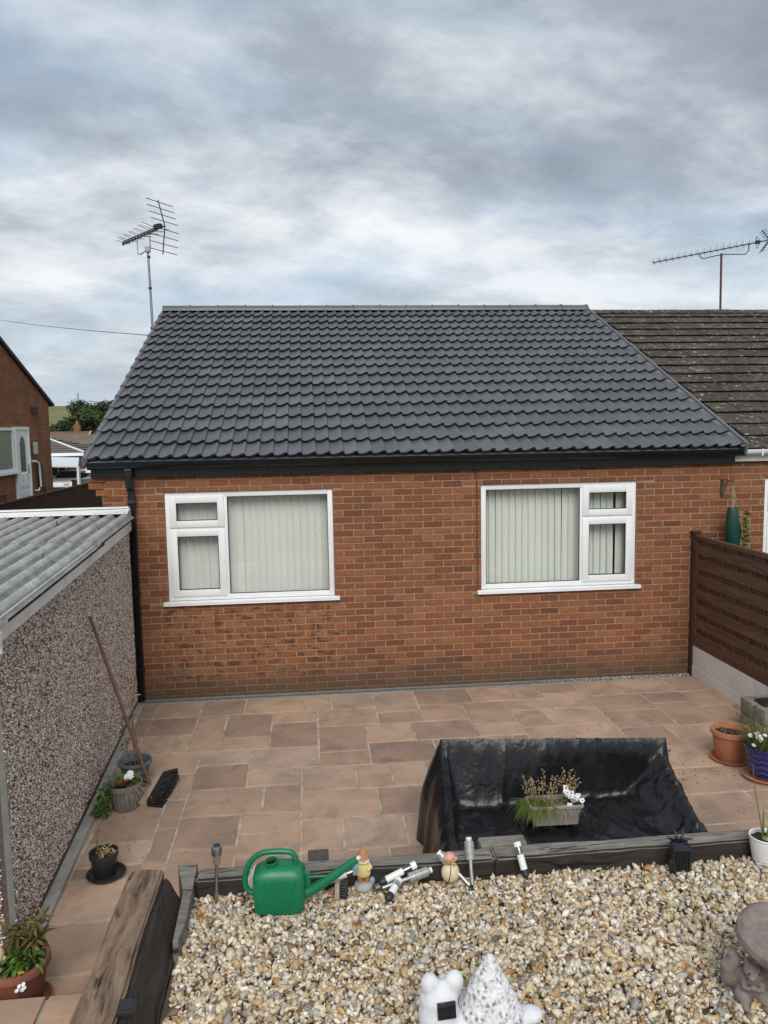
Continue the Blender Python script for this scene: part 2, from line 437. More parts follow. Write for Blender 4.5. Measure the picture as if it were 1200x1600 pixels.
def mk_blueglaze():
    m, nt, b = newmat('blue_glaze')
    c = coords(nt)
    s = nd(nt, 'ShaderNodeSeparateXYZ', {0: c}).outputs
    ang = math_(nt, 'ARCTAN2', s[1], s[0])
    wv = math_(nt, 'MULTIPLY', math_(nt, 'SINE', math_(nt, 'MULTIPLY', ang, 9.0)), 0.007)
    zr = math_(nt, 'ADD', s[2], wv)
    fr = math_(nt, 'FRACT', math_(nt, 'MULTIPLY', zr, 19.0))
    line = ramp(nt, fr, [(0.42, 0.0), (0.48, 1.0), (0.55, 1.0), (0.61, 0.0)])
    zone = ramp(nt, s[2], [(0.05, 0.0), (0.06, 1.0), (0.235, 1.0), (0.245, 0.0)])
    f = math_(nt, 'MULTIPLY', line, zone)
    col = mixc(nt, math_(nt, 'MULTIPLY', f, 0.75), (.012, .016, .13), (.20, .17, .20))
    col = mixc(nt, ramp(nt, s[2], [(0.028, 1.0), (0.034, 0.0)]), col, (.16, .11, .07))
    setin(nt, b, col=col, rough=0.16, spec=0.6, nor=bump(nt, f, 0.4, 0.004))
    return m
def mk_ground():
    m, nt, b = newmat('ground')
    w = wpos(nt)
    c = ramp(nt, noi(nt, w, .9, 6, .6), [(0.3, (.055, .075, .025)), (0.6, (.09, .105, .04)), (0.8, (.15, .135, .07))])
    far = ramp(nt, noi(nt, w, .035, 6, .6), [(0.35, (.11, .13, .05)), (0.5, (.20, .19, .09)), (0.65, (.09, .12, .04))])
    d = nd(nt, 'ShaderNodeSeparateXYZ', {0: w}).outputs[1]
    c = mixc(nt, ramp(nt, math_(nt, 'DIVIDE', d, 200.0), [(0.4, 0.0), (0.8, 1.0)]), c, far)
    setin(nt, b, col=c, rough=1.0, spec=0.1)
    return m

BRICK = mk_brick(); MORTAR = mk_mortar(); FARBRICK = mk_brick_far(); TILE = mk_tile_new(); OLDTILE = mk_tile_old(); SLAB = mk_slab()
SHEET = mk_sheet(); PEB = mk_pebbledash(); GLASS = mk_glass(); GRAVEL = mk_gravel(); ASB = mk_asbestos(); BLUE = mk_blueglaze(); GROUND = mk_ground()
SLEEP = mk_wood('weathered_sleeper', (.29, .222, .165), (.165, .110, .076), (.038, .025, .019), crack=1.0)
SLEEPG = mk_wood('grey_sleeper', (.29, .27, .245), (.165, .150, .132), (.055, .048, .042), crack=.9)
SLEEPD = mk_wood('creosoted_shaded_sleeper', (.060, .050, .044), (.035, .028, .025), (.014, .011, .010), 0.7)  # creosote black; also colours in the shade on grey sleeper fronts
FENCEW = mk_wood('brown_fence_timber', (.160, .088, .058), (.105, .056, .038), (.052, .027, .020), 0.8, 1.0, 0.45)
FENCED = mk_wood('dark_brown_fence', (.085, .044, .032), (.056, .029, .021), (.026, .014, .011), 0.85, 1.0, 0.3)
UPVC = simple('white_upvc', (.80, .81, .82), 0.32, 0.03, 5, 0.02, dirt=None)
UPVCD = simple('dirty_white_upvc', (.72, .72, .71), 0.45, 0.06, 6, 0.05, dirt=(.46, .45, .42))
BLACKP = simple('black_gutter_plastic', (.006, .0075, .010), 0.30, 0.15, 8, 0.03)
SLATM = simple('blind_fabric', (.76, .78, .73), 0.8, 0.05, 30, 0.05)
DARKIN = simple('room_wall', (.34, .32, .28), 0.9, 0.1, 3, 0.0)
JOINT = simple('sand_joint', (.40, .325, .24), 0.95, 0.35, 9, 0.5, 0.005, dirt=(.17, .13, .10))
CONC = simple('concrete', (.33, .31, .28), 0.92, 0.18, 12, 0.4, 0.005, dirt=(.17, .155, .13))
WHITEC = simple('white_painted_concrete', (.66, .63, .62), 0.85, 0.05, 5, 0.2, 0.004, dirt=(.46, .43, .41))
LEAD = simple('grey_trim', (.20, .21, .22), 0.45, 0.1, 9, 0.05)
STEEL = simple('brushed_steel', (.55, .55, .54), 0.30, 0.12, 40, 0.05, metal=1.0)
DULLMETAL = simple('dull_aluminium', (.30, .31, .32), 0.45, 0.15, 30, 0.05, metal=0.8)
DARKMETAL = simple('dark_antenna_metal', (.06, .063, .067), 0.5, 0.2, 30, 0.0, metal=0.3)
RUST = simple('rusty_mast', (.10, .045, .035), 0.8, 0.25, 30, 0.1)
BLACKR = simple('black_plastic', (.020, .021, .023), 0.45, 0.15, 30, 0.05)
SOLARP = simple('solar_cell', (.012, .013, .018), 0.12, 0.1, 30, 0.0)
CLEAR = mk_glass('clear_plastic', (.80, .82, .80), 0.08)
WHITEP = simple('white_plastic', (.74, .74, .73), 0.35, 0.05, 12, 0.05)
TERRA = simple('terracotta', (.42, .165, .085), 0.8, 0.16, 16, 0.15, dirt=(.30, .16, .11))
TERRAD = simple('dark_terracotta', (.22, .080, .047), 0.7, 0.2, 14, 0.12, dirt=(.12, .055, .04))
GREYPOT = simple('grey_plastic_pot', (.185, .175, .165), 0.6, 0.12, 16, 0.05, dirt=(.11, .10, .09))
BLUEPOT = simple('blue_grey_plastic_pot', (.115, .135, .150), 0.5, 0.12, 16, 0.05, dirt=(.08, .085, .09))
TROUGHM = simple('stone_grey_plastic', (.27, .25, .225), 0.7, 0.10, 18, 0.1, dirt=(.17, .155, .135))
SOIL = simple('potting_soil', (.030, .022, .017), 1.0, 0.5, 60, 0.9, 0.02)
GREENP = simple('green_plastic', (.004, .165, .068), 0.38, 0.10, 9, 0.06, dirt=(.006, .12, .055))
BROOMW = simple('broom_wood', (.15, .085, .055), 0.7, 0.2, 25, 0.1)
BROOMB = simple('pale_broom_wood', (.38, .29, .21), 0.8, 0.15, 25, 0.1)
BRIST = simple('black_bristle', (.012, .013, .017), 0.55, 0.2, 60, 0.0)
STONEW = simple('white_painted_stone', (.70, .71, .74), 0.85, 0.06, 30, 0.35, 0.004, dirt=(.50, .51, .53))
STONEB = simple('brown_cast_stone', (.21, .172, .155), 0.92, 0.22, 22, 0.6, 0.006, dirt=(.115, .095, .088))
LEAFM = mk_leaf('green_leaf', (.030, .075, .016), (.13, .235, .035))
LEAFR = mk_leaf('bronze_green_leaf', (.060, .080, .018), (.23, .15, .055))
GRASSM = mk_leaf('grass_blade', (.060, .110, .020), (.24, .27, .060))
STRAW = mk_leaf('dry_straw', (.24, .17, .075), (.52, .41, .23))
FLOWW = simple('white_petal', (.80, .79, .82), 0.7, 0.05, 30, 0.0)
FLOWP = simple('purple_petal_eye', (.06, .02, .10), 0.7, 0.1, 30, 0.0)
FLOWR = simple('dark_red_petal', (.20, .012, .014), 0.7, 0.1, 30, 0.0)
FLOWY = simple('yellow_petal', (.62, .48, .04), 0.7, 0.1, 30, 0.0)
TREEL = mk_leaf('tree_foliage', (.016, .034, .012), (.055, .088, .024), 0.6)
TREEL2 = mk_leaf('pale_tree_foliage', (.030, .052, .016), (.085, .120, .036), 0.6)
BARK = simple('bark', (.075, .058, .045), 0.95, 0.3, 10, 0.5, 0.02)
REDROOF = simple('far_red_roof', (.17, .095, .075), 0.95, 0.2, 2, 0.1)
GREYROOF = simple('far_grey_roof', (.115, .105, .098), 0.95, 0.2, 2, 0.1)
BROWNROOF = simple('far_brown_roof', (.17, .135, .095), 0.95, 0.2, 2, 0.1)
CARW = simple('white_car_paint', (.68, .69, .70), 0.2, 0.03, 3, 0.0)
DGLASS = simple('dark_glass', (.02, .024, .028), 0.08, 0.1, 3, 0.0)
WIREM = simple('cable', (.03, .03, .032), 0.6, 0.1, 3, 0.0)
CREAM = simple('cream_resin', (.66, .56, .36), 0.5, 0.1, 20, 0.08, dirt=(.45, .36, .22))
YELLOWF = simple('faded_yellow_paint', (.62, .52, .22), 0.6, 0.12, 40, 0.1, dirt=(.50, .45, .33))
BLUEF = simple('faded_blue_paint', (.20, .33, .42), 0.6, 0.12, 40, 0.1)
ORANGEF = simple('faded_orange_paint', (.46, .17, .06), 0.6, 0.15, 40, 0.1, dirt=(.5, .36, .22))
PINKF = simple('faded_pink_paint', (.62, .30, .26), 0.6, 0.12, 40, 0.1)
GREYF = simple('grey_resin', (.36, .36, .34), 0.7, 0.15, 40, 0.15)
SKINF = simple('pale_resin', (.55, .40, .28), 0.6, 0.15, 40, 0.1)
PAPER = simple('white_pink_bag', (.62, .55, .55), 0.6, 0.15, 30, 0.2)
GREENBAG = simple('green_plastic_planter', (.006, .050, .040), 0.35, 0.2, 20, 0.1)
STONEG = simple('grey_block_stone', (.20, .185, .155), 0.95, 0.3, 14, 0.7, 0.012, dirt=(.085, .085, .055))


# ================================================================== SETTING
def smoothstep(a, b, x):
    t = max(0.0, min(1.0, (x-a)/(b-a))); return t*t*(3-2*t)
def terrain(x, y):
    z = -0.09
    z -= 0.62*smoothstep(18, 42, y)
    z += 1.05*smoothstep(-4.45, -4.7, x)*smoothstep(2, 5, y)*(1-smoothstep(17, 30, y))
    hill = 17.3*smoothstep(170, 345, y)*(1-0.5*smoothstep(380, 900, y))
    z += hill*(0.9+0.1*noise.noise((x*.004, y*.004, 0)))
    if y > 60: z += 0.6*noise.noise((x*.02, y*.02, 3))
    return z
def ground_sheet():
    def axis(near, far, fine, coarse_n):
        return None
    xs = sorted(set([-3000, -2000, -1300, -900, -600, -420, -300, -220, -160, -120, -90, -70, -55, -44, -36, -30, -25, -21, -18, -15, -12, -10, -8.5, -7, -6, -5.2, -4.9, -4.7, -4.6, -4.5, -4.45, -4.2, -3, -2, -1, 0, 1, 2, 4, 6, 8, 10, 13, 17, 22, 30, 40, 55, 75, 100, 140, 200, 300, 450, 700, 1100, 1800, 3000]))
    ys = sorted(set([-300, -120, -60, -30, -15, -8, -4, -1, 0, 1, 2, 3, 4, 5, 6, 8, 10, 12, 14, 16, 17, 18, 20, 22, 24, 27, 30, 33, 36, 40, 46, 55, 65, 80, 100, 120, 145, 170, 190, 210, 230, 250, 270, 290, 310, 330, 345, 360, 380, 420, 480, 560, 650, 760, 900, 1200, 1700, 2500, 4000]))
    b = MB(); n = len(xs)
    vs = [(x, y, terrain(x, y)) for y in ys for x in xs]
    fs = [(j*n+i, j*n+i+1, (j+1)*n+i+1, (j+1)*n+i) for j in range(len(ys)-1) for i in range(n-1)]
    b.add(vs, fs)
    return struct(b.build('ground', GROUND, smooth=60))
ground_sheet()

# ---------------------------------------------------------------- patio
P_ = 0.1545; QX, QY = 0.49, -0.125
RECTS = """0.49 0.97 -.13 -.55|0.97 1.43 -.13 -.60|1.43 2.04 -.13 -.60|2.04 2.35 -.13 -.60|2.35 2.82 -.13 -.60|2.82 3.28 -.13 -.76|3.28 3.88 -.13 -.60
0.49 0.97 -.55 -1.10|0.97 1.28 -.60 -1.55|1.28 1.73 -.60 -1.24|1.73 2.20 -.60 -.95|2.20 2.82 -.60 -1.08|2.82 3.28 -.76 -1.08|3.28 3.73 -.60 -1.08
0.49 0.82 -1.10 -1.55|0.82 1.28 -1.10 -1.55|1.28 1.73 -1.24 -1.55|1.73 2.20 -.95 -1.55|2.20 2.66 -1.08 -1.71|2.66 3.11 -1.08 -1.55|3.11 3.73 -1.08 -1.55
0.66 1.13 -1.55 -2.02|1.13 1.59 -1.55 -1.88|1.59 2.20 -1.55 -2.02|2.20 2.66 -1.71 -2.02|2.66 3.28 -1.55 -2.02
1.13 1.59 -1.88 -2.34|1.59 2.04 -2.02 -2.34|2.04 2.50 -2.02 -2.47|2.50 2.82 -2.02 -2.47|2.82 3.11 -2.02 -2.47
1.13 1.73 -2.34 -2.80|1.73 2.04 -2.34 -2.80|2.04 2.66 -2.47 -2.92|2.66 3.11 -2.47 -2.92|1.13 1.59 -2.80 -3.26|1.59 2.04 -2.80 -3.10|2.04 2.35 -2.92 -3.38|2.35 2.82 -2.92 -3.38|1.59 2.04 -3.10 -3.40
3.88 4.35 -.13 -.60|4.35 4.66 -.13 -.60|4.66 5.11 -.13 -.43|5.11 5.58 -.13 -.60|5.58 6.20 -.13 -.60|6.20 6.62 -.13 -.60|3.73 4.19 -.60 -1.24|4.19 4.66 -.60 -.90
4.19 4.50 -.90 -1.38|4.66 5.11 -.43 -.90|4.50 5.11 -.90 -1.38|5.11 5.73 -.60 -1.08|5.11 5.43 -1.08 -1.55|5.73 6.20 -.60 -.92|5.43 5.73 -1.08 -1.55|5.73 6.20 -.92 -1.55|6.20 6.62 -.60 -1.08|5.56 5.88 -1.55 -2.02|5.11 5.56 -1.55 -2.02|0.49 1.13 -4.02 -4.5|0.49 0.97 -3.56 -4.02"""
def make_patio():
    rnd = random.Random(5)
    i0, i1, j0, j1 = -3, 40, 0, 31
    occ = {}
    rects = []
    def free(a, b, c, d):
        return all((i, j) not in occ for i in range(a, b) for j in range(c, d))
    def allowed(i, j):
        x = QX+i*P_+.07; y = QY-j*P_-.07
        return y > -4.30 or x < 1.13
    for i in range(i0, i1):
        for j in range(j0, j1):
            if not allowed(i, j): occ[(i, j)] = -1
    def put(a, b, c, d):
        for i in range(a, b):
            for j in range(c, d): occ[(i, j)] = len(rects)
        rects.append((a, b, c, d))
    for s in RECTS.replace('\n', '|').split('|'):
        x0, x1, y0, y1 = map(float, s.split())
        a, b = round((x0-QX)/P_), round((x1-QX)/P_); c, d = round((QY-y0)/P_), round((QY-y1)/P_)
        best = None
        for aa in range(a, b):
            for bb in range(aa+1, b+1):
                for cc in range(c, d):
                    for dd in range(cc+1, d+1):
                        if free(aa, bb, cc, dd):
                            k = (bb-aa)*(dd-cc)
                            if best is None or k > best[0]: best = (k, aa, bb, cc, dd)
        if best and best[0] >= 2: put(*best[1:])
    for j in range(j0, j1):
        for i in range(i0, i1):
            if (i, j) in occ: continue
            opts = [(4, 3), (3, 3), (3, 4), (3, 2), (2, 3), (4, 3)]
            rnd.shuffle(opts)
            opts += [(2, 2), (3, 1), (2, 1), (1, 3), (1, 2), (1, 1)]
            for w, h in opts:
                if i+w <= i1 and j+h <= j1 and free(i, i+w, j, j+h):
                    put(i, i+w, j, j+h); break
    base = MB(); base.box(-.1, 6.66, -4.9, -.001, -.08, -.0035)
    pat = struct(base.build('patio', JOINT))
    for (a, b, c, d) in rects:
        g = 0.0095
        x0, x1 = QX+a*P_+g, QX+b*P_-g; y1, y0 = QY-c*P_-g, QY-d*P_+g
        x0 = max(x0, .20)
        if x1 - x0 < .04: continue
        cxm, cym = (x0+x1)/2, (y0+y1)/2
        m = MB(); e = 0.007; k = .004
        j = lambda: rnd.uniform(-.004, .004)
        lo = [(x0-cxm+j(), y0-cym+j(), -.02), (x1-cxm+j(), y0-cym+j(), -.02), (x1-cxm+j(), y1-cym+j(), -.02), (x0-cxm+j(), y1-cym+j(), -.02)]
        mid = [(p[0], p[1], -k) for p in lo]
        top = [(p[0]-math.copysign(e, p[0]), p[1]-math.copysign(e, p[1]), rnd.uniform(-.001, .001)) for p in lo]
        m.add(lo+mid+top, [(0,1,5,4),(1,2,6,5),(2,3,7,6),(3,0,4,7),(4,5,9,8),(5,6,10,9),(6,7,11,10),(7,4,8,11),(8,9,10,11)])
        o = m.build('paving_slab', SLAB, pat, loc=(cxm, cym, rnd.uniform(0, .004)))
        o.color = (rnd.random(), rnd.random(), 0, 1)
        o.rotation_euler = (rnd.uniform(-.003, .003), rnd.uniform(-.003, .003), rnd.uniform(-.004, .004))
    # drainage channel along the foot of the wall
    dr = MB(); dr.box(.24, 6.60, -.115, -.012, -.02, -.003)
    t = thing('drain_channel', 'narrow grey slotted drain channel along the foot of the brick wall', 'drain', (0, 0, 0))
    dr.build('channel', BLACKR, t)
    g = MB()
    g.box(.24, 6.6, -.122, -.108, -.019, .008); g.box(.24, 6.6, -.020, -.006, -.019, .0085)
    x = .25
    while x < 6.58:
        g.box(x, x+.017, -.108, -.020, -.002, .0065); x += .032
    g.build('grating', simple('drain_grey', (.23, .235, .22), .7, .15, 12, .1), t)
    # mortar haunch and grit between the drain and the fence
    return pat
patio = make_patio()

# step up at the near left and the strip of concrete at the garage foot
sb = MB(); sb.box(-1.5, 1.10, -8.0, -4.84, -.08, .158)
steps = struct(sb.build('garden_step', CONC))
rs = random.Random(3)
for (x0, x1, y0, y1) in ((-.2, .36, -5.4, -4.83), (.37, .79, -5.4, -4.83), (.80, 1.10, -5.4, -4.83), (-.2, .36, -6.0, -5.41), (.37, 1.10, -6.0, -5.41)):
    m = MB(); m.cbox(x0, x1-.008, y0, y1, .1585, .172, .004)
    o = m.build('paving_slab', SLAB, steps); o.color = (rs.random(), rs.random(), 0, 1)

# ---------------------------------------------------------------- window builder (local x to the right, y into the room, z up)
def make_window(parent, x0, z0, w, h, mirror=False, slats=True, yf=.022, name='window'):
    win = bpy.data.objects.new(name, None); COL.objects.link(win); win.parent = parent; win.location = (x0, yf, z0)
    fr = .058; cw = .62; tr = .40
    if not mirror: mu = (cw, cw+.05)
    else: mu = (w-cw-.05, w-cw)
    f = MB()
    f.cbox(0, fr, 0, .07, 0, h, .005); f.cbox(w-fr, w, 0, .07, 0, h, .005)
    f.cbox(fr, w-fr, .001, .069, h-fr, h, .005); f.cbox(fr, w-fr, .001, .069, 0, fr, .005)
    f.cbox(mu[0]+.004, mu[1]-.004, .001, .069, fr, h-fr, .005)
    lx0, lx1 = (fr, mu[0]+.004) if not mirror else (mu[1]-.004, w-fr)
    f.cbox(lx0, lx1, .002, .068, h-tr-.022, h-tr+.022, .005)
    f.build('frame', UPVC, win, 40)
    s = MB(); s.cbox(-.055, w+.055, -.062, .03, -.038, -.004, .006); s.box(-.055, w+.055, -.064, -.056, -.046, -.036)
    s.build('sill', UPVC, win, 40)
    sx0, sx1 = (fr-.014, mu[0]+.014) if not mirror else (mu[1]-.014, w-fr+.014)
    panes = []
    for (a, b) in ((h-tr+.012, h-fr+.014), (fr-.014, h-tr-.012)):
        t = .075; m = MB()
        m.cbox(sx0, sx0+t, -.014, .04, a, b, .007); m.cbox(sx1-t, sx1, -.014, .04, a, b, .007)
        m.cbox(sx0+t-.002, sx1-t+.002, -.013, .039, a, a+t, .007); m.cbox(sx0+t-.002, sx1-t+.002, -.013, .039, b-t, b, .007)
        m.build('sash', UPVC, win, 40)
        g = MB()
        for q in ((sx0+t, sx0+t+.006, a+t, b-t), (sx1-t-.006, sx1-t, a+t, b-t)): g.box(q[0], q[1], -.006, .03, q[2], q[3])
        for q in ((a+t, a+t+.006), (b-t-.006, b-t)): g.box(sx0+t+.006, sx1-t-.006, -.006, .03, q[0], q[1])
        g.build('gasket', BLACKR, win)
        panes.append((sx0+t, sx1-t, a+t, b-t, .012))
    bx0, bx1 = (mu[1]-.004, w-fr) if not mirror else (fr, mu[0]+.004)
    g = MB()
    for q in ((bx0, bx0+.006), (bx1-.006, bx1)): g.box(q[0], q[1], .006, .03, fr, h-fr)
    for q in ((fr, fr+.006), (h-fr-.006, h-fr)): g.box(bx0+.006, bx1-.006, .006, .03, q[0], q[1])
    g.build('gasket', BLACKR, win)
    panes.append((bx0, bx1, fr, h-fr, .026))
    for (a, b, c, d, y) in panes:
        m = MB(); m.box(a+.002, b-.002, y, y+.005, c+.002, d-.002); m.build('pane', GLASS, win)
    if slats:
        rnd = random.Random(int(x0*10))
        me = None
        n = int((w-.06)/.080)
        for i in range(n):
            xx = .05+(i+.5)*(w-.10)/n+(.022 if mirror and i >= n-2 else 0)-(.012 if (not mirror and i in (4, 9)) else 0)
            if me is None:
                m = MB(); ks = 6
                vs = []; fs = []
                for k in range(ks+1):
                    u = -.0445+.089*k/ks; dy = .006*(1-(2*k/ks-1)**2)
                    vs += [(u, dy, .03), (u, dy, h-.035)]
                for k in range(ks): fs.append((2*k, 2*k+2, 2*k+3, 2*k+1))
                m.add(vs, fs); o = m.build('blind_slat', SLATM, win, 60); me = o.data
            else:
                o = link('blind_slat', me, win)
            o.location = (xx, .145, 0)
            o.rotation_euler = (0, rnd.uniform(-.006, .006), R(15)+rnd.uniform(-.08, .08))
        if mirror:
            pass
    return win
def wall_mesh(x0, x1, z0, z1, holes, y0, y1):
    xs = sorted({x0, x1, *[h[0] for h in holes], *[h[1] for h in holes]}); zs = sorted({z0, z1, *[h[2] for h in holes], *[h[3] for h in holes]})
    def solid(i, j):
        if i < 0 or j < 0 or i >= len(xs)-1 or j >= len(zs)-1: return False
        xm, zm = (xs[i]+xs[i+1])/2, (zs[j]+zs[j+1])/2
        return not any(h[0] < xm < h[1] and h[2] < zm < h[3] for h in holes)
    m = MB()
    for i in range(len(xs)-1):
        for j in range(len(zs)-1):
            if not solid(i, j): continue
            a, b, c, d = xs[i], xs[i+1], zs[j], zs[j+1]
            m.add([(a,y0,c),(b,y0,c),(b,y0,d),(a,y0,d)], [(0,1,2,3)]); m.add([(a,y1,c),(b,y1,c),(b,y1,d),(a,y1,d)], [(3,2,1,0)])
            if not solid(i-1, j): m.add([(a,y0,c),(a,y1,c),(a,y1,d),(a,y0,d)], [(3,2,1,0)])
            if not solid(i+1, j): m.add([(b,y0,c),(b,y1,c),(b,y1,d),(b,y0,d)], [(0,1,2,3)])
            if not solid(i, j-1): m.add([(a,y0,c),(b,y0,c),(b,y1,c),(a,y1,c)], [(3,2,1,0)])
            if not solid(i, j+1): m.add([(a,y0,d),(b,y0,d),(b,y1,d),(a,y1,d)], [(0,1,2,3)])
    return m
def brick_mesh(full=.215):
    m = MB(); e = .0035; w, h = full/2, .0318
    ring = [(-w, -h), (w, -h), (w, h), (-w, h)]
    front = [(math.copysign(abs(a)-e, a), -.001, math.copysign(abs(b)-e, b)) for a, b in ring]
    mid = [(a, .0025, b) for a, b in ring]; back = [(a, .03, b) for a, b in ring]
    m.add(front+mid+back, [(0,1,2,3)]+[(i, 4+i, 4+(i+1) % 4, (i+1) % 4) for i in range(4)]+[(4+i, 8+i, 8+(i+1) % 4, 4+(i+1) % 4) for i in range(4)])
    return m
def lay_bricks(wall, x0, x1, zlo, zhi, holes, zone, maxn, pick, seed, y=0.0):
    rnd = random.Random(seed)
    items = []
    r = 0; z = zlo
    while z + .04 < zhi:
        zc = z+.0375
        x = x0-(.1125 if r % 2 else 0)+.0
        while x < x1:
            a, b = max(x+.006, x0), min(x+.219, x1)
            segs = [(a, b)]
            for (h0, h1, g0, g1) in holes:
                if g0 < zc < g1:
                    ns = []
                    for (p, q) in segs:
                        if q <= h0 or p >= h1: ns.append((p, q))
                        else:
                            if p < h0-.02: ns.append((p, h0-.003))
                            if q > h1+.02: ns.append((h1+.003, q))
                    segs = ns
            for (p, q) in segs:
                if q-p > .03:
                    hh = min(.065, zhi-z-.006)
                    za, zb_ = zc-.0318, zc+.0318
                    for (h0, h1, g0, g1) in holes:
                        if q > h0 and p < h1:
                            if zc >= g1: za = max(za, g1+.003)
                            elif zc <= g0: zb_ = min(zb_, g0-.003)
                    if zb_-za < .012: continue
                    items.append(((p+q)/2, (za+zb_)/2, (q-p), rnd.random(), rnd.uniform(-.003, .0015), rnd.uniform(-.006, .006), (zb_-za)/.0636))
            x += .225
        z += .075; r += 1
    def tcol(it):
        zn = zone(it[0], it[1]) if zone else 0
        t = it[3]
        t = 0.15+0.75*t if rnd.random() > .07 else t*.25
        if zn: t = min(1, .55+.45*it[3])
        return (t, rnd.random(), float(zn))
    items.sort(key=lambda it: (not pick(it[0], it[1]), (Vector((it[0], 0, it[1]))-CAM).length))
    me = None
    merged = MB(); base = brick_mesh()
    for k, it in enumerate(items):
        col = tcol(it)
        if k < maxn and pick(it[0], it[1]):
            if me is None:
                o = base.build('brick', BRICK, wall); me = o.data
            else: o = link('brick', me, wall)
            o.location = (it[0], y+it[4], it[1]); o.scale = (it[2]/.215, 1, it[6]); o.rotation_euler = (0, it[5], 0)
            o.color = (*col, 1)
        else:
            merged.cur = col
            merged.add(base.v, base.f, Matrix.Translation((it[0], y+it[4], it[1])) @ Euler((0, it[5], 0)).to_matrix().to_4x4() @ Matrix.Diagonal((it[2]/.215, 1, it[6], 1)))
    if merged.v:
        o = merged.build('brickwork', BRICK, wall, usetint=True); o['kind'] = 'stuff'

# roof plane: eave at y=-0.15, ridge at y=5.0
EY, EZ, RY, RZ = -0.155, 2.665, 5.00, 4.975
SL = math.hypot(RY-EY, RZ-EZ); PA = math.atan2(RZ-EZ, RY-EY)
def roofM(x, s, n=0.0):
    return Matrix.Translation((x, EY+s*math.cos(PA)-n*math.sin(PA), EZ+s*math.sin(PA)+n*math.cos(PA))) @ Matrix.Rotation(PA, 4, 'X')
PROF = [(0, .004), (.14, .0), (.36, .003), (.58, .015), (.78, .034), (.92, .031), (1.0, .006)]
def pantile_mesh():
    m = MB(); L = .395; th = .040
    us = []
    for wv in range(2):
        for k, (u, z) in enumerate(PROF):
            if wv == 1 and k == 0: continue
            us.append(((wv+u)*.15, z))
    n = len(us)
    front = [(x, 0, z+th) for x, z in us]; back = [(x, L, z) for x, z in us]; bot = [(x, .040, z-.004) for x, z in us]
    m.add(front+back+bot, [(i, i+1, n+i+1, n+i) for i in range(n-1)]+[(2*n+i, 2*n+i+1, i+1, i) for i in range(n-1)])
    return m
def flat_tile_mesh(w=.325):
    m = MB(); L = .395; th = .03
    m.add([(0,0,th),(w,0,th),(w,L,0),(0,L,0),(0,.030,0),(w,.030,0),(w,L,-.02),(0,L,-.02)], [(0,1,2,3),(4,5,1,0),(1,5,6,2),(0,3,7,4)])
    return m

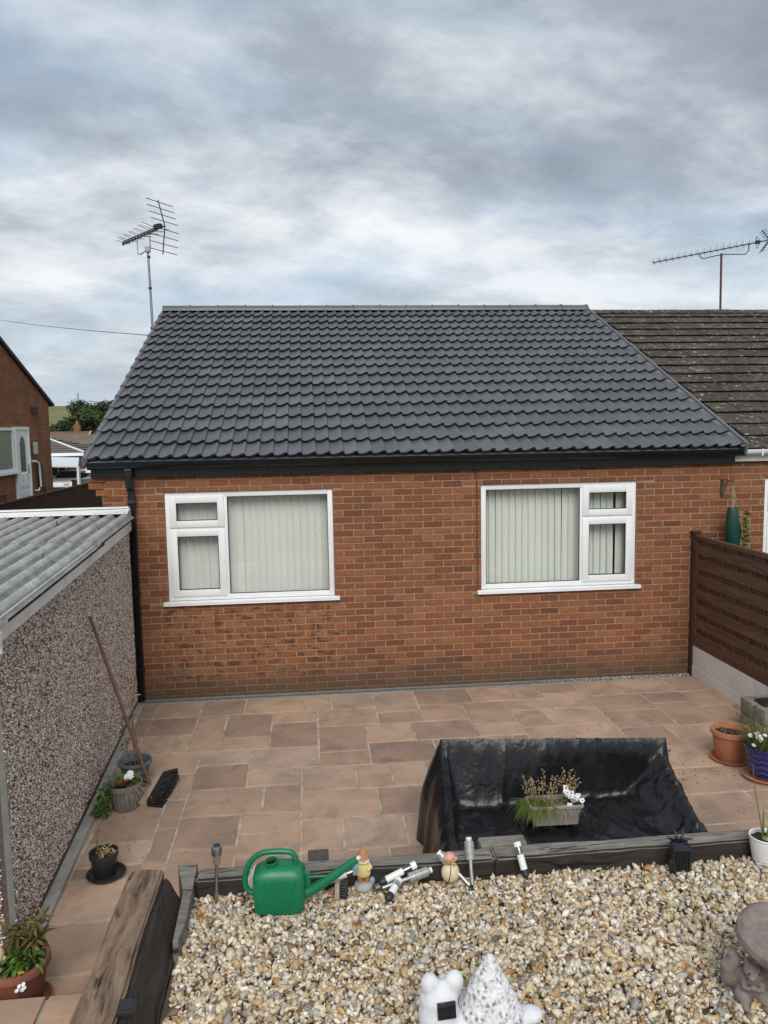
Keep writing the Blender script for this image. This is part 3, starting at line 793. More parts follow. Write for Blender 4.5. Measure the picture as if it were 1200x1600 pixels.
def make_bungalow():
    H = thing('bungalow', 'red brick bungalow with new dark grey tiled roof and two white windows', 'house')
    W1 = (.600, 2.424, 1.110, 2.310); W2 = (4.103, 5.927, 1.110, 2.310)
    holes = [(W1[0]-.004, W1[1]+.004, W1[2]-.04, W1[3]+.003), (W2[0]-.004, W2[1]+.004, W2[2]-.04, W2[3]+.003)]
    wm = wall_mesh(-.05, 7.1, -.08, 2.56, holes, .0035, .25)
    wall = wm.build('wall', MORTAR, H)
    def zone(x, z):
        return 1 if (.45 < x < 2.45 and .16 < z < 1.05) else 0
    def pick(x, z): return x > .33 and not (x > 6.6 and z < 1.6)
    lay_bricks(wall, -.05, 7.1, -.03, 2.52, holes, zone, 300, pick, 4)
    # gable and rear walls, attic
    m = MB()
    m.box(-.05, .05, .252, 9.7, -.08, 2.55); m.box(.052, 7.1, 9.6, 9.7, -.08, 2.55)
    m.prism([(.0, 2.552), (10.0, 2.552), (5.0, 4.90)], 'x', -.049, .05)
    m.build('side_wall', FARBRICK, H)
    # corbelled bricks below the verge at the left corner
    base = brick_mesh()
    for k, (x, z) in enumerate(((-.060, 2.475), (-.090, 2.40), (-.060, 2.325))):
        b = MB(); b.cbox(-.075, .075, -.0, .10, -.033, .033, .004)
        o = b.build('corbel_brick', BRICK, wall, loc=(x-.02+.04*(k == 2), -.018+.006*k, z)); o.color = (.3+.2*k, .4, 0, 1)
    make_window(H, W1[0], W1[2], 1.824, 1.20, False)
    make_window(H, W2[0], W2[2], 1.824, 1.20, True)
    room = MB()
    room.add([(.06, .26, .02), (7.05, .26, .02), (7.05, 3.2, .02), (.06, 3.2, .02), (.06, .26, 2.45), (7.05, .26, 2.45), (7.05, 3.2, 2.45), (.06, 3.2, 2.45)],
             [(0,1,2,3), (4,5,6,7), (2,3,7,6), (1,2,6,5), (3,0,4,7)])
    room.build('room_lining', DARKIN, H)
    # roof
    deck = MB()
    deck.add([roofM(-.15, .02, -.015) @ Vector((0, 0, 0)), roofM(7.12, .02, -.015) @ Vector((0, 0, 0)), Vector((7.12, RY, RZ-.02)), Vector((-.15, RY, RZ-.02)),
              Vector((7.12, 2*RY-EY, EZ-.02)), Vector((-.15, 2*RY-EY, EZ-.02))], [(0,1,2,3), (3,2,4,5)])
    deck.add([Vector((-.15, EY+.02, EZ-.06)), Vector((7.12, EY+.02, EZ-.06)), Vector((7.12, .26, EZ-.06)), Vector((-.15, .26, EZ-.06))], [(0,1,2,3)])
    roof = deck.build('roof', LEAD, H)
    base = pantile_mesh(); me = None
    merged = MB(); rnd = random.Random(8)
    NR = 16; gauge = (SL-.03)/NR
    cnt = 0
    for r_ in range(NR):
        for c in range(24):
            M = roofM(-.165+c*.3031, r_*gauge, 0.0)
            M = M @ Matrix.Rotation(rnd.uniform(-.004, .004), 4, 'Z') @ Matrix.Translation((0, rnd.uniform(-.003, .003), rnd.uniform(-.0015, .0015)))
            M = M @ Matrix.Diagonal((1.0105, 1, 1, 1))
            t = rnd.random()
            if cnt < 300:
                if me is None:
                    o = base.build('roof_tile', TILE, roof, 38); me = o.data
                else: o = link('roof_tile', me, roof)
                o.matrix_local = M; o.color = (t, 0, 0, 1); cnt += 1
            else:
                merged.cur = (t, 0, 0); merged.add(base.v, base.f, M)
    o = merged.build('upper_tiling', TILE, roof, 38, usetint=True); o['kind'] = 'stuff'
    # plain far slope
    m = MB(); m.add([(-.17, RY, RZ+.02), (7.12, RY, RZ+.02), (7.12, 2*RY-EY, EZ+.02), (-.17, 2*RY-EY, EZ+.02)], [(0,1,2,3)])
    o = m.build('rear_slope', TILE, roof); o.color = (.5, 0, 0, 1)
    # ridge tiles
    seg = []
    for k in range(9):
        a = PI*k/8; seg.append((math.cos(a)*.125, math.sin(a)*.100))
    me = None; x = -.17
    while x < 7.0:
        if me is None:
            m = MB(); L = .458
            def half(x0, x1, s): 
                n = len(seg)
                m.add([(x0, p[0]*s, p[1]*s) for p in seg]+[(x1, p[0]*s, p[1]*s) for p in seg], [(i, i+1, n+i+1, n+i) for i in range(n-1)]+[tuple(range(n)), tuple(range(2*n-1, n-1, -1))])
            half(0, L-.02, 1.0); half(L-.026, L, 1.10)
            o = m.build('ridge_tile', TILE, roof, 50); me = o.data
        else: o = link('ridge_tile', me, roof)
        o.location = (x, RY, RZ+.006+rnd.uniform(-.002, .002)); o.color = (rnd.random(), 0, 0, 1); x += .457
    m = MB(); m.prism([(p[0]*1.16, p[1]*1.16-.002) for p in seg]+[(-.145, -.10), (.145, -.10)], 'x', -.20, -.17); m.build('ridge_end_cap', BLACKP, roof)
    # left dry verge: stepped caps over the tile edges
    me = None
    for r_ in range(NR):
        if me is None:
            m = MB(); hp = [(-.034, -.09)]+[(-.004-.030*math.cos(PI*k/8), .030*math.sin(PI*k/8)) for k in range(9)]+[(.026, -.02)]
            m.prism(hp, 'y', 0, .375)
            o = m.build('verge_cap', TILE, roof, 40); me = o.data
        else: o = link('verge_cap', me, roof)
        o.matrix_local = roofM(-.168, r_*gauge-.004, .030) @ Matrix.Rotation(-.07, 4, 'X'); o.color = (1.6+.3*rnd.random(), 0, 0, 1)
    # right abutment trim
    m = MB()
    m.box(-.012, .006, -.04, SL+.02, -.05, .085, roofM(7.135, 0)); m.box(-.06, -.0125, -.02, SL, .035, .045, roofM(7.135, 0))
    m.build('abutment_trim', LEAD, roof)
    # fascia, soffit, gutter
    m = MB(); m.box(-.14, 7.075, -.060, -.035, 2.492, 2.655); m.build('fascia', BLACKP, H)
    m = MB(); m.box(-.14, 7.075, -.0345, .006, 2.493, 2.51); m.build('soffit', BLACKP, H)
    gp = []
    for k in range(11):
        a = PI*k/10; gp.append((-.118-.056*math.cos(a), 2.655-.075*math.sin(a)))
    gi = [(-.118-.052*math.cos(PI*k/10), 2.655-.071*math.sin(PI*k/10)) for k in range(11)]
    m = MB(); m.prism(gp+gi[::-1], 'x', -.150, 7.155)
    # the concave prism caps are split into quads below, so drop the n-gon caps
    m.f = [f for f in m.f if len(f) == 4]
    n = 22
    for off in (0, n):
        for k in range(10): m.f.append((off+k, off+k+1, off+n-2-k, off+n-1-k))
    gut = m.build('gutter', BLACKP, H, 40)
    for xx in (-.150, 7.149):
        m = MB(); m.prism([(p[0]-.118 if 0 else p[0], p[1]) for p in gp], 'x', xx-.003, xx+.003); m.build('stop_end', BLACKP, gut)
    for xx in (.95, 1.95, 2.95, 3.95, 4.95, 5.95, 6.85):
        m = MB(); m.prism([(-.118-.0585*math.cos(PI*k/10), 2.655-.0775*math.sin(PI*k/10)) for k in range(11)]+[(-.118+.0565*math.cos(PI*k/10), 2.655-.0755*math.sin(PI*(10-k)/10)) for k in range(0)], 'x', xx, xx+.035)
        m.build('gutter_joint', BLACKP, gut)
    # downpipe
    m = MB()
    sq = lambda p, w=.033: [(p[0]-w, p[1]-w), (p[0]+w, p[1]-w), (p[0]+w, p[1]+w), (p[0]-w, p[1]+w)]
    m.cbox(.225, .305, -.158, -.078, 2.48, 2.585, .008)
    pts = [(.265, -.118, 2.50), (.265, -.118, 2.44), (.268, -.052, 2.34), (.268, -.052, .03)]
    for a, b in zip(pts, pts[1:]):
        vs = [(x, y, a[2]) for x, y in sq(a)]+[(x, y, b[2]) for x, y in sq(b)]
        m.add(vs, [(i, (i+1) % 4, 4+(i+1) % 4, 4+i) for i in range(4)]+[(3,2,1,0), (4,5,6,7)])
    dp = m.build('downpipe', BLACKP, H)
    for z in (2.2, 1.2, .35):
        m = MB(); m.cbox(.226, .310, -.092, -.002, z, z+.035, .005); m.build('pipe_bracket', BLACKP, dp)
    # thin cable run beside the right window
    m = MB(); m.tube([(3.98, -.012, 2.50), (4.035, -.012, 2.46), (4.05, -.012, 2.40), (4.05, -.012, 1.9), (4.055, -.012, 1.4), (4.05, -.012, 1.12)], .006, 6); m.build('wall_cable', simple('brown_cable', (.10, .06, .045), .6), H)
    return H
make_bungalow()

def make_neighbour():
    H = thing('attached_bungalow', 'adjoining brick bungalow with old lichen-spotted brown roof, right of the trim line', 'house')
    holes = [(7.49, 9.3, .9, 2.31)]
    wall = wall_mesh(7.1, 12.4, -.08, 2.56, holes, .0035, .25).build('wall', MORTAR, H)
    lay_bricks(wall, 7.1, 9.3, -.03, 2.52, holes, None, 300, lambda x, z: True, 9)
    m2 = MB(); m2.box(9.31, 12.4, -.0, .0065, -.03, 2.5); m2.box(12.3, 12.4, .26, 9.7, -.08, 2.55); m2.box(7.12, 12.29, 9.6, 9.7, -.08, 2.55); m2.prism([(0, 2.552), (10, 2.552), (5, 4.9)], 'x', 12.3, 12.4)
    m2.build('side_wall', FARBRICK, H)
    make_window(H, 7.494, .94, 1.80, 1.365, False, True)
    d = MB()
    d.add([roofM(7.15, .02, -.03) @ Vector((0, 0, 0)), roofM(12.5, .02, -.03) @ Vector((0, 0, 0)), Vector((12.5, RY, RZ-.05)), Vector((7.15, RY, RZ-.05)), Vector((12.5, 2*RY-EY, EZ-.02)), Vector((7.15, 2*RY-EY, EZ-.02))], [(0,1,2,3), (3,2,4,5)])
    roof = d.build('roof', OLDTILE, H)
    me = None; rnd = random.Random(21); base = flat_tile_mesh()
    NR = 16; gauge = (SL-.02)/NR
    for r_ in range(NR):
        for c in range(16):
            x = 7.15+c*.33-(.165 if r_ % 2 else 0)
            if x < 7.14: 
                continue
            if me is None:
                o = base.build('roof_tile', OLDTILE, roof); me = o.data
            else: o = link('roof_tile', me, roof)
            o.matrix_local = roofM(x, r_*gauge, -.022) @ Matrix.Translation((0, rnd.uniform(-.004, .004), rnd.uniform(-.003, .003))) @ Matrix.Rotation(rnd.uniform(-.006, .006), 4, 'Z') @ Matrix.Rotation(rnd.uniform(-.006, .006), 4, 'Y')
            o.color = (rnd.random(), 0, 0, 1)
    me = None; x = 7.10
    while x < 12.4:
        if me is None:
            m = MB(); m.prism([(-.16, -.065), (-.15, -.045), (0, .02), (.15, -.045), (.16, -.065)], 'x', 0, .445); o = m.build('ridge_tile', OLDTILE, roof); me = o.data
        else: o = link('ridge_tile', me, roof)
        o.location = (x, RY, RZ+.0+rnd.uniform(-.003, .003)); o.color = (rnd.random(), 0, 0, 1); x += .45
    m = MB(); m.box(7.0755, 12.4, -.056, -.034, 2.515, 2.615); m.build('fascia', UPVCD, H)
    m = MB()
    gp = [(-.118-.054*math.cos(PI*k/10), 2.655-.065*math.sin(PI*k/10)) for k in range(11)]
    gi = [(-.118-.050*math.cos(PI*k/10), 2.655-.061*math.sin(PI*k/10)) for k in range(11)]
    m.prism(gp+gi[::-1], 'x', 7.157, 12.45); m.f = [f for f in m.f if len(f) == 4]
    for off in (0, 22):
        for k in range(10): m.f.append((off+k, off+k+1, off+20-k, off+21-k))
    g = m.build('gutter', UPVC, H, 40)
    m = MB(); m.box(7.33, 7.345, -.178, -.166, 2.58, 2.66); m.build('gutter_clip', UPVC, g)
make_neighbour()

# ---------------------------------------------------------------- garage
def make_garage():
    # local frame: x along the garage front, y towards the house; origin at the near right corner
    H = thing('garage', 'low garage of pebbledash panels with grey corrugated roof, at the left', 'garage', (.455, -4.30, 0))
    H.rotation_euler = (0, 0, math.atan2(.205, 4.1))
    LY = 4.09; Wd = 3.2
    zr = lambda y: 1.935+(2.02-1.935)*y/LY
    m = MB(); m.prism([(.0, 0.02), (LY, .02), (LY, zr(LY)), (.0, zr(0))], 'x', -.06, 0); m.build('side_wall', PEB, H)
    m = MB(); m.box(-Wd, -.062, .0, .06, .02, zr(0)); m.build('front_wall', PEB, H)
    m = MB(); m.box(-Wd, -.062, LY-.06, LY, .02, zr(LY)-.005); m.box(-Wd, -Wd+.06, .062, LY-.062, .02, zr(0)); m.build('rear_wall', CONC, H)
    m = MB(); m.cbox(-.034, .005, -.006, .034, .0, zr(0)-.01, .005); m.build('corner_post', simple('grey_post', (.17, .16, .145), .9, .2, 12, .3), H)
    m = MB(); m.box(-.05, .075, -.02, LY, -.02, .035); m.build('plinth', CONC, H)
    # corrugated sheets in two courses
    def sheet(x0, x1, y0, y1, dz):
        m = MB(); nx = int(round((x1-x0)/.146*10)); vs = []; fs = []
        for k in range(nx+1):
            x = x0+(x1-x0)*k/nx; h = .031*math.cos((x-.0)/.146*2*PI)
            for y in (y0, y1):
                vs.append((x, y, zr(y)+.072+h+dz)); vs.append((x, y, zr(y)+.056+h+dz))
        for k in range(nx):
            a = 4*k; b = 4*(k+1)
            fs += [(a, b, b+2, a+2), (a+1, a+3, b+3, b+1), (a, a+1, b+1, b), (a+2, b+2, b+3, a+3)]
        m.add(vs, fs); return m
    for row, (y0, y1, dz) in enumerate(((-.09, 2.42, 0.012), (2.27, LY-.02, .0))):
        for c in range(4):
            x1 = .10-c*.876; x0 = x1-.876-.01
            dz2 = dz if row == 1 else dz
            yy0, yy1 = y0, y1
            m = sheet(x0, x1-.001, yy0, yy1, (.020 if row == 1 else 0.0)+.0012*c)
            m.build('roof_sheet', ASB, H, 50)
    for (x, y) in ((-.22, 1.75), (-.95, 1.75), (-.55, 3.45), (-1.25, 3.45), (-.08, .3)):
        m = MB(); z = zr(y)+.072+.031*math.cos(x/.146*2*PI)
        m.lathe([(.0, .014), (.016, .010), (.018, 0)], 10, TR((x, y, z+.008))); m.tube([(x, y, z+.01), (x+.004, y, z+.055)], .004, 6)
        m.build('roof_bolt', BLACKR, H)
    # barge board on the right edge
    m = MB(); m.prism([(-.08, zr(-.08)-.085), (LY, zr(LY)-.085), (LY, zr(LY)+.045), (-.08, zr(-.08)+.045)], 'x', .0085, .030)
    bb = m.build('barge_board', UPVCD, H)
    m = MB(); m.prism([(-.08, zr(-.08)+.040), (LY, zr(LY)+.040), (LY, zr(LY)+.062), (-.08, zr(-.08)+.062)], 'x', .0305, .050); m.build('barge_trim', UPVCD, bb)
    # high flashing along the top edge
    m = MB(); m.prism([(LY-.16, zr(LY)+.112), (LY-.15, zr(LY)+.120), (LY-.03, zr(LY)+.150), (LY+.03, zr(LY)+.155), (LY+.03, zr(LY)-.08), (LY+.01, zr(LY)-.08), (LY+.01, zr(LY)+.13), (LY-.03, zr(LY)+.13)], 'x', -Wd, .03)
    m.f = [f for f in m.f if len(f) == 4]
    for o_ in (0, 8): m.f += [(o_+0, o_+1, o_+2, o_+7), (o_+2, o_+3, o_+6, o_+7), (o_+3, o_+4, o_+5, o_+6)]
    m.build('ridge_flashing', UPVCD, H)
    m = MB(); m.box(-Wd, .02, LY-.035, LY+.035, zr(LY)+.158, zr(LY)+.172); m.build('flashing_cap', UPVC, H)
    # gutter on the near edge
    gp = [(-.135-.05*math.cos(PI*k/8), 1.925-.055*math.sin(PI*k/8)) for k in range(9)]; gi = [(-.135-.045*math.cos(PI*k/8), 1.925-.05*math.sin(PI*k/8)) for k in range(9)]
    m = MB(); m.prism(gp+gi[::-1], 'x', -Wd, .06); m.f = [f for f in m.f if len(f) == 4]
    for off in (0, 18):
        for k in range(8): m.f.append((off+k, off+k+1, off+16-k, off+17-k))
    g = m.build('gutter', UPVC, H, 40)
    m = MB(); m.prism([(p[0], p[1]) for p in gp], 'x', .058, .064); m.box(.045, .058, -.10, -.075, 1.81, 1.925); m.build('gutter_end', UPVC, g)
make_garage()
def stones_mesh(name, N, centres, axes, sizes, cols, mat, protos, rng):
    nv = len(protos[0][0]); nf = len(protos[0][1])
    V = np.zeros((N, nv, 3), np.float32); F = np.zeros((N, nf, 3), np.int64); Cc = np.ones((N, nv, 4), np.float32)
    idx = rng.integers(0, len(protos), N)
    PV = np.stack([p[0] for p in protos]); PF = np.stack([p[1] for p in protos])
    ang = rng.uniform(0, 2*PI, N); ca, sa = np.cos(ang), np.sin(ang)
    L = PV[idx]*sizes[:, None, :]
    a = L[:, :, 0]*ca[:, None]-L[:, :, 1]*sa[:, None]; b = L[:, :, 0]*sa[:, None]+L[:, :, 1]*ca[:, None]; c = L[:, :, 2]
    V[:] = centres[:, None, :]+a[..., None]*axes[0]+b[..., None]*axes[1]+c[..., None]*axes[2]
    F[:] = PF[idx]+(np.arange(N)*nv)[:, None, None]
    Cc[:, :, :3] = cols[:, None, :]
    me = bpy.data.meshes.new(name)
    me.vertices.add(N*nv); me.vertices.foreach_set('co', V.ravel())
    me.loops.add(N*nf*3); me.loops.foreach_set('vertex_index', F.ravel().astype(np.int32))
    me.polygons.add(N*nf); me.polygons.foreach_set('loop_start', np.arange(0, N*nf*3, 3, dtype=np.int32))
    me.update(calc_edges=True)
    at = me.attributes.new('tint', 'FLOAT_COLOR', 'POINT'); at.data.foreach_set('color', Cc.ravel())
    me.materials.append(mat); me.validate()
    return me
def pebbles():
    rng = np.random.default_rng(12)
    G = bpy.data.objects['garage']; LY = 4.09
    base = np.array([(1,0,0),(0,1,0),(-1,0,0),(0,-1,0),(.1,.1,1.0),(0,0,-.4)], float); T = np.array([(0,1,4),(1,2,4),(2,3,4),(3,0,4),(1,0,5),(2,1,5),(3,2,5),(0,3,5)])
    protos = []
    for k in range(10):
        p = base*(1+rng.uniform(-.3, .3, (6, 1))); p[:, :2] += rng.uniform(-.15, .15, (6, 2)); protos.append((p, T))
    pal = np.array([(.73, .69, .62), (.59, .50, .43), (.45, .34, .28), (.27, .145, .105), (.16, .080, .062), (.07, .055, .048), (.52, .45, .40), (.36, .23, .16)]); pw = np.array([.24, .15, .14, .13, .11, .08, .09, .06])
    for nm, N, wall in (('pebbledash', 90000, 'side'), ('pebbledash', 9000, 'front')):
        u = rng.uniform(0, 1, N); z = rng.uniform(.03, 1, N)
        if wall == 'side':
            y = u*LY; top = 1.935+.085*y/LY-.005; C_ = np.stack([np.full(N, .0015), y, .03+z*(top-.03)], 1); ax = np.array([(0, 1, 0), (0, 0, 1), (1, 0, 0)], float)
        else:
            C_ = np.stack([-.06-u*.9, np.full(N, -.0015), .03+z*1.87], 1); ax = np.array([(1, 0, 0), (0, 0, 1), (0, -1, 0)], float)
        s_ = rng.uniform(.0055, .0115, N); S = np.stack([s_*rng.uniform(.9, 1.3, N), s_*rng.uniform(.7, 1.0, N), s_*rng.uniform(.6, 1.0, N)], 1)
        cols = np.minimum(.82, pal[rng.choice(8, N, p=pw)]*np.ones((N, 1))*rng.uniform(1.05, 1.35, (N, 1)))
        o = link(nm, stones_mesh(nm, N, C_, ax, S, cols, GRAVEL, protos, rng), G); o['kind'] = 'stuff'
pebbles()

# ---------------------------------------------------------------- gravel bed with sleeper edging
GZ = .42
def make_gravel():
    bed = MB(); bed.box(1.44, 5.6, -8.0, -4.46, -.06, GZ-.035)
    struct(bed.build('garden_bed', simple('bed_soil', (.10, .078, .055), 1.0, .3, 30, .5, .01)))
    rng = np.random.default_rng(3)
    protos = []
    for k in range(14):
        bm = bmesh.new(); bmesh.ops.create_icosphere(bm, subdivisions=1, radius=1)
        for v in bm.verts: v.co *= 1+rng.uniform(-.46, .40)
        for v in bm.verts: v.co = Vector((v.co.x, v.co.y*rng.uniform(.85, 1.1), v.co.z))
        bmesh.ops.recalc_face_normals(bm, faces=bm.faces); bm.verts.index_update()
        protos.append((np.array([v.co[:] for v in bm.verts]), np.array([[v.index for v in f.verts] for f in bm.faces]))); bm.free()
    N = 38000
    pal = np.array([(.60, .50, .35), (.66, .58, .44), (.72, .68, .60), (.46, .33, .18), (.40, .22, .09), (.31, .30, .28), (.44, .41, .35), (.19, .13, .085), (.55, .42, .23)])
    pw = np.array([.19, .19, .17, .12, .05, .08, .11, .05, .04])
    V = np.zeros((N, 12, 3), np.float32); F = np.zeros((N, 20, 3), np.int64); Cc = np.zeros((N, 12, 4), np.float32)
    xs = rng.uniform(1.47, 5.5, N); ys = rng.uniform(-6.35, -4.47, N)
    layer = rng.uniform(0, 1, N)
    for i in range(N):
        P, T = protos[rng.integers(14)]
        a = rng.gamma(5, .0105/5)+.004
        a = min(a, .030)
        S = np.array([a*rng.uniform(1.05, 1.5), a*rng.uniform(.65, 1.0), a*rng.uniform(.38, .72)])
        ea = Euler((rng.uniform(-1.1, 1.1), rng.uniform(-1.1, 1.1), rng.uniform(0, 6.28))).to_matrix()
        q = (P*S) @ np.array(ea).T
        zb = GZ-.030+.030*layer[i]+.012*noise.noise((xs[i]*2.2, ys[i]*2.2, 0))
        if ys[i] > -4.60: zb -= .012
        V[i] = q+np.array([xs[i], ys[i], zb])
        F[i] = T+12*i
        c = pal[rng.choice(9, p=pw)]*rng.uniform(.78, 1.14)
        Cc[i, :, :3] = c; Cc[i, :, 3] = 1
    me = bpy.data.meshes.new('gravel')
    me.vertices.add(N*12); me.vertices.foreach_set('co', V.ravel())
    me.loops.add(N*60); me.loops.foreach_set('vertex_index', F.ravel().astype(np.int32))
    me.polygons.add(N*20); me.polygons.foreach_set('loop_start', np.arange(0, N*60, 3, dtype=np.int32))
    me.update(calc_edges=True)
    at = me.attributes.new('tint', 'FLOAT_COLOR', 'POINT'); at.data.foreach_set('color', Cc.ravel())
    me.materials.append(GRAVEL); me.validate()
    o = link('gravel', me); o['kind'] = 'stuff'
    tag(o, 'cream and brown flint gravel filling the raised bed', 'gravel')
make_gravel()

def sleeper(name, label, L, w, h, mat, loc, rz=0, seed=0, amp=.006, tilt=0.0, endcut=0.0, slant=0.0):
    rnd = random.Random(seed)
    nx, ny, nz = max(10, int(L/.035)), 6, 6
    bm = bmesh.new()
    bmesh.ops.create_cube(bm, size=1)
    for v in bm.verts: v.co = Vector(((v.co.x+.5)*L, v.co.y*w, (v.co.z+.5)*h))
    bmesh.ops.bevel(bm, geom=list(bm.edges), offset=.012, segments=2, affect='EDGES')
    ed = [e for e in bm.edges if abs((e.verts[0].co-e.verts[1].co).x) > L*.5]
    bmesh.ops.subdivide_edges(bm, edges=ed, cuts=nx, use_grid_fill=True)
    ed = [e for e in bm.edges if (abs((e.verts[0].co-e.verts[1].co).y) > w*.5 or abs((e.verts[0].co-e.verts[1].co).z) > h*.5)]
    bmesh.ops.subdivide_edges(bm, edges=ed, cuts=5, use_grid_fill=True)
    for v in bm.verts:
        p = v.co
        n = noise.noise_vector((p.x*2.2+seed*3.1, p.y*7, p.z*7)); n2 = noise.noise_vector((p.x*9+seed, p.y*30, p.z*30))
        n3 = noise.noise((p.x*1.5+seed, p.y*60, p.z*60))
        d = Vector(n)*amp*1.2+Vector(n2)*amp*.5
        if p.z > h*.9:
            d.z += -abs(n3)*amp*1.0
            if endcut and p.x > L*(1-endcut): d.z -= (p.x-L*(1-endcut))*.25
        if slant and p.z > h*.5: d.z -= slant*smoothstep(w*.5, -w*.5, p.y)
        v.co = p+d
    bmesh.ops.recalc_face_normals(bm, faces=bm.faces)
    me = bpy.data.meshes.new(name); bm.to_mesh(me); bm.free()
    me.polygons.foreach_set('use_smooth', [True]*len(me.polygons)); me.set_sharp_from_angle(angle=R(50))
    me.materials.append(mat)
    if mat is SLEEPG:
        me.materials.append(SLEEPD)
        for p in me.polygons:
            if p.normal.y < -.6 or p.normal.z < -.6: p.material_index = 1  # front and underside painted dark: creosote, and the shade on those faces
    o = link(name, me, loc=loc); o.rotation_euler = (0, tilt, rz)
    return tag(o, label, 'sleeper', 'timber sleepers edging the gravel bed')
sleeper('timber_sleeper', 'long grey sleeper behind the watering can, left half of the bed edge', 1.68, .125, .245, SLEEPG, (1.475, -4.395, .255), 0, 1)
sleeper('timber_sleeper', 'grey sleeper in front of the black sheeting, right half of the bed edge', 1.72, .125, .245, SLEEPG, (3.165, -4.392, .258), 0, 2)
o = sleeper('timber_sleeper', 'lower sleeper under the left half of the bed edge', 1.68, .13, .24, SLEEPD, (1.475, -4.395, .0), 0, 3)
o = sleeper('timber_sleeper', 'lower sleeper under the right half of the bed edge', 2.4, .13, .24, SLEEPD, (3.17, -4.395, .0), 0, 4)
# the return along the path: large weathered beam, creosoted beam beside it, grey plank
sleeper('timber_sleeper', 'large weathered brown beam with knots lying along the path at lower left', 2.3, .185, .60, SLEEP, (1.225, -6.78, 0.0), PI/2, 5, .010)
sleeper('timber_sleeper', 'black creosoted beam standing against the big weathered beam', 2.3, .118, .585, SLEEPD, (1.378, -6.82, 0.0), PI/2, 6, .009, slant=.16)
m = MB(); m.prism([(1.352, -4.265), (1.464, -4.268), (1.478, -4.80), (1.462, -4.96), (1.438, -4.96), (1.425, -4.55)], 'z', 0, .497)
o = m.build('timber_sleeper', SLEEPG); tag(o, 'pale grey wedge-shaped plank end at the corner of the gravel bed', 'sleeper', 'timber sleepers edging the gravel bed')

# ================================================================== OBJECTS
# ---------------------------------------------------------------- fence on the right
def make_fence():
    H = thing('slatted_fence', 'brown woven slat fence panel on white gravel boards, right of the patio', 'fence', (6.64, 0, 0))
    m = MB(); m.cbox(-.05, .03, -.085, -.005, 0.0, 1.70, .006); m.box(-.06, .04, -.095, .003, 1.70, 1.715); m.build('post', FENCED, H)
    m = MB(); m.cbox(-.03, .05, -1.99, -1.92, 0, 1.70, .006); m.build('post', FENCED, H)
    y1, y0 = -.09, -1.915
    z0, z1 = .40, 1.655
    def along(name, x0, x1, ya, yb, za, zb, c=.004, mat=FENCEW):
        # modelled with its grain along local X, turned to run along Y
        b = MB(); L = yb-ya
        b.cbox(0, L, -(x1-x0)/2, (x1-x0)/2, 0, zb-za, c)
        o = b.build(name, mat, H, loc=((x0+x1)/2, ya, za)); o.rotation_euler = (0, 0, PI/2); return o
    along('top_rail', -.038, .012, y0, y1, z1-.03, z1+.02)
    along('bottom_rail', -.036, .010, y0, y1, z0-.03, z0+.02)
    for yy in (y1-.045, y0):
        b = MB(); b.cbox(0, z1-z0-.052, -.023, .023, 0, .045, .004)
        o = b.build('stile', FENCEW, H, loc=(-.012, yy+.045, z0+.021)); o.rotation_euler = (0, -PI/2, PI/2)
    n = 7; pz = (z1-z0-.04)/n
    for k in range(n):
        zc = z0+.02+k*pz
        along('slat', -.036, -.026, y0+.046, y1-.046, zc+.001, zc+.112, .002)
        along('slat', -.010, .000, y0+.046, y1-.046, zc+.095, min(zc+pz+.02, z1-.031), .002)
    for k in range(1, 7):
        yy = y1-.045-k*.262
        if yy > y0+.06:
            b = MB(); b.cbox(0, z1-z0-.055, -.0075, .0075, 0, .030, .002)
            o = b.build('batten', FENCEW, H, loc=(-.018, yy, z0+.022)); o.rotation_euler = (0, -PI/2, PI/2)
    m = MB(); m.cbox(-.034, .014, -1.915, -.088, .135, .368, .004); m.build('gravel_board', WHITEC, H)
    m = MB(); m.cbox(-.040, .016, -1.915, -.088, .0, .130, .004); m.build('gravel_board', WHITEC, H)
make_fence()

# stone block pier beside the pots
def make_pier():
    H = thing('stone_block_pier', 'low mossy grey block pier by the fence at the right edge', 'pier', (6.29, -2.05, 0))
    rnd = random.Random(2)
    for row in range(2):
        xs = [0, .30] if row == 0 else [0, .13, .30]
        for a, b in zip(xs, xs[1:]):
            m = MB(); m.cbox(a+.004, b-.004, 0.0+rnd.uniform(0, .008), .20, row*.155+.002, row*.155+.15, .012); m.build('stone_block', STONEG, H, 50)
            m = MB(); m.cbox(a+.004, b-.004, .206, .42, row*.155+.002, row*.155+.15, .012); m.build('stone_block', STONEG, H, 50)
make_pier()
m = MB(); m.cbox(-.11, .11, -.09, .09, 0, .022, .006); m.cbox(-.09, .09, -.07, .07, .022, .034, .004)
o = m.build('black_tray', BLACKR, loc=(6.46, -1.86, .308)); tag(o, 'flat black plastic tray on top of the block pier', 'tray')

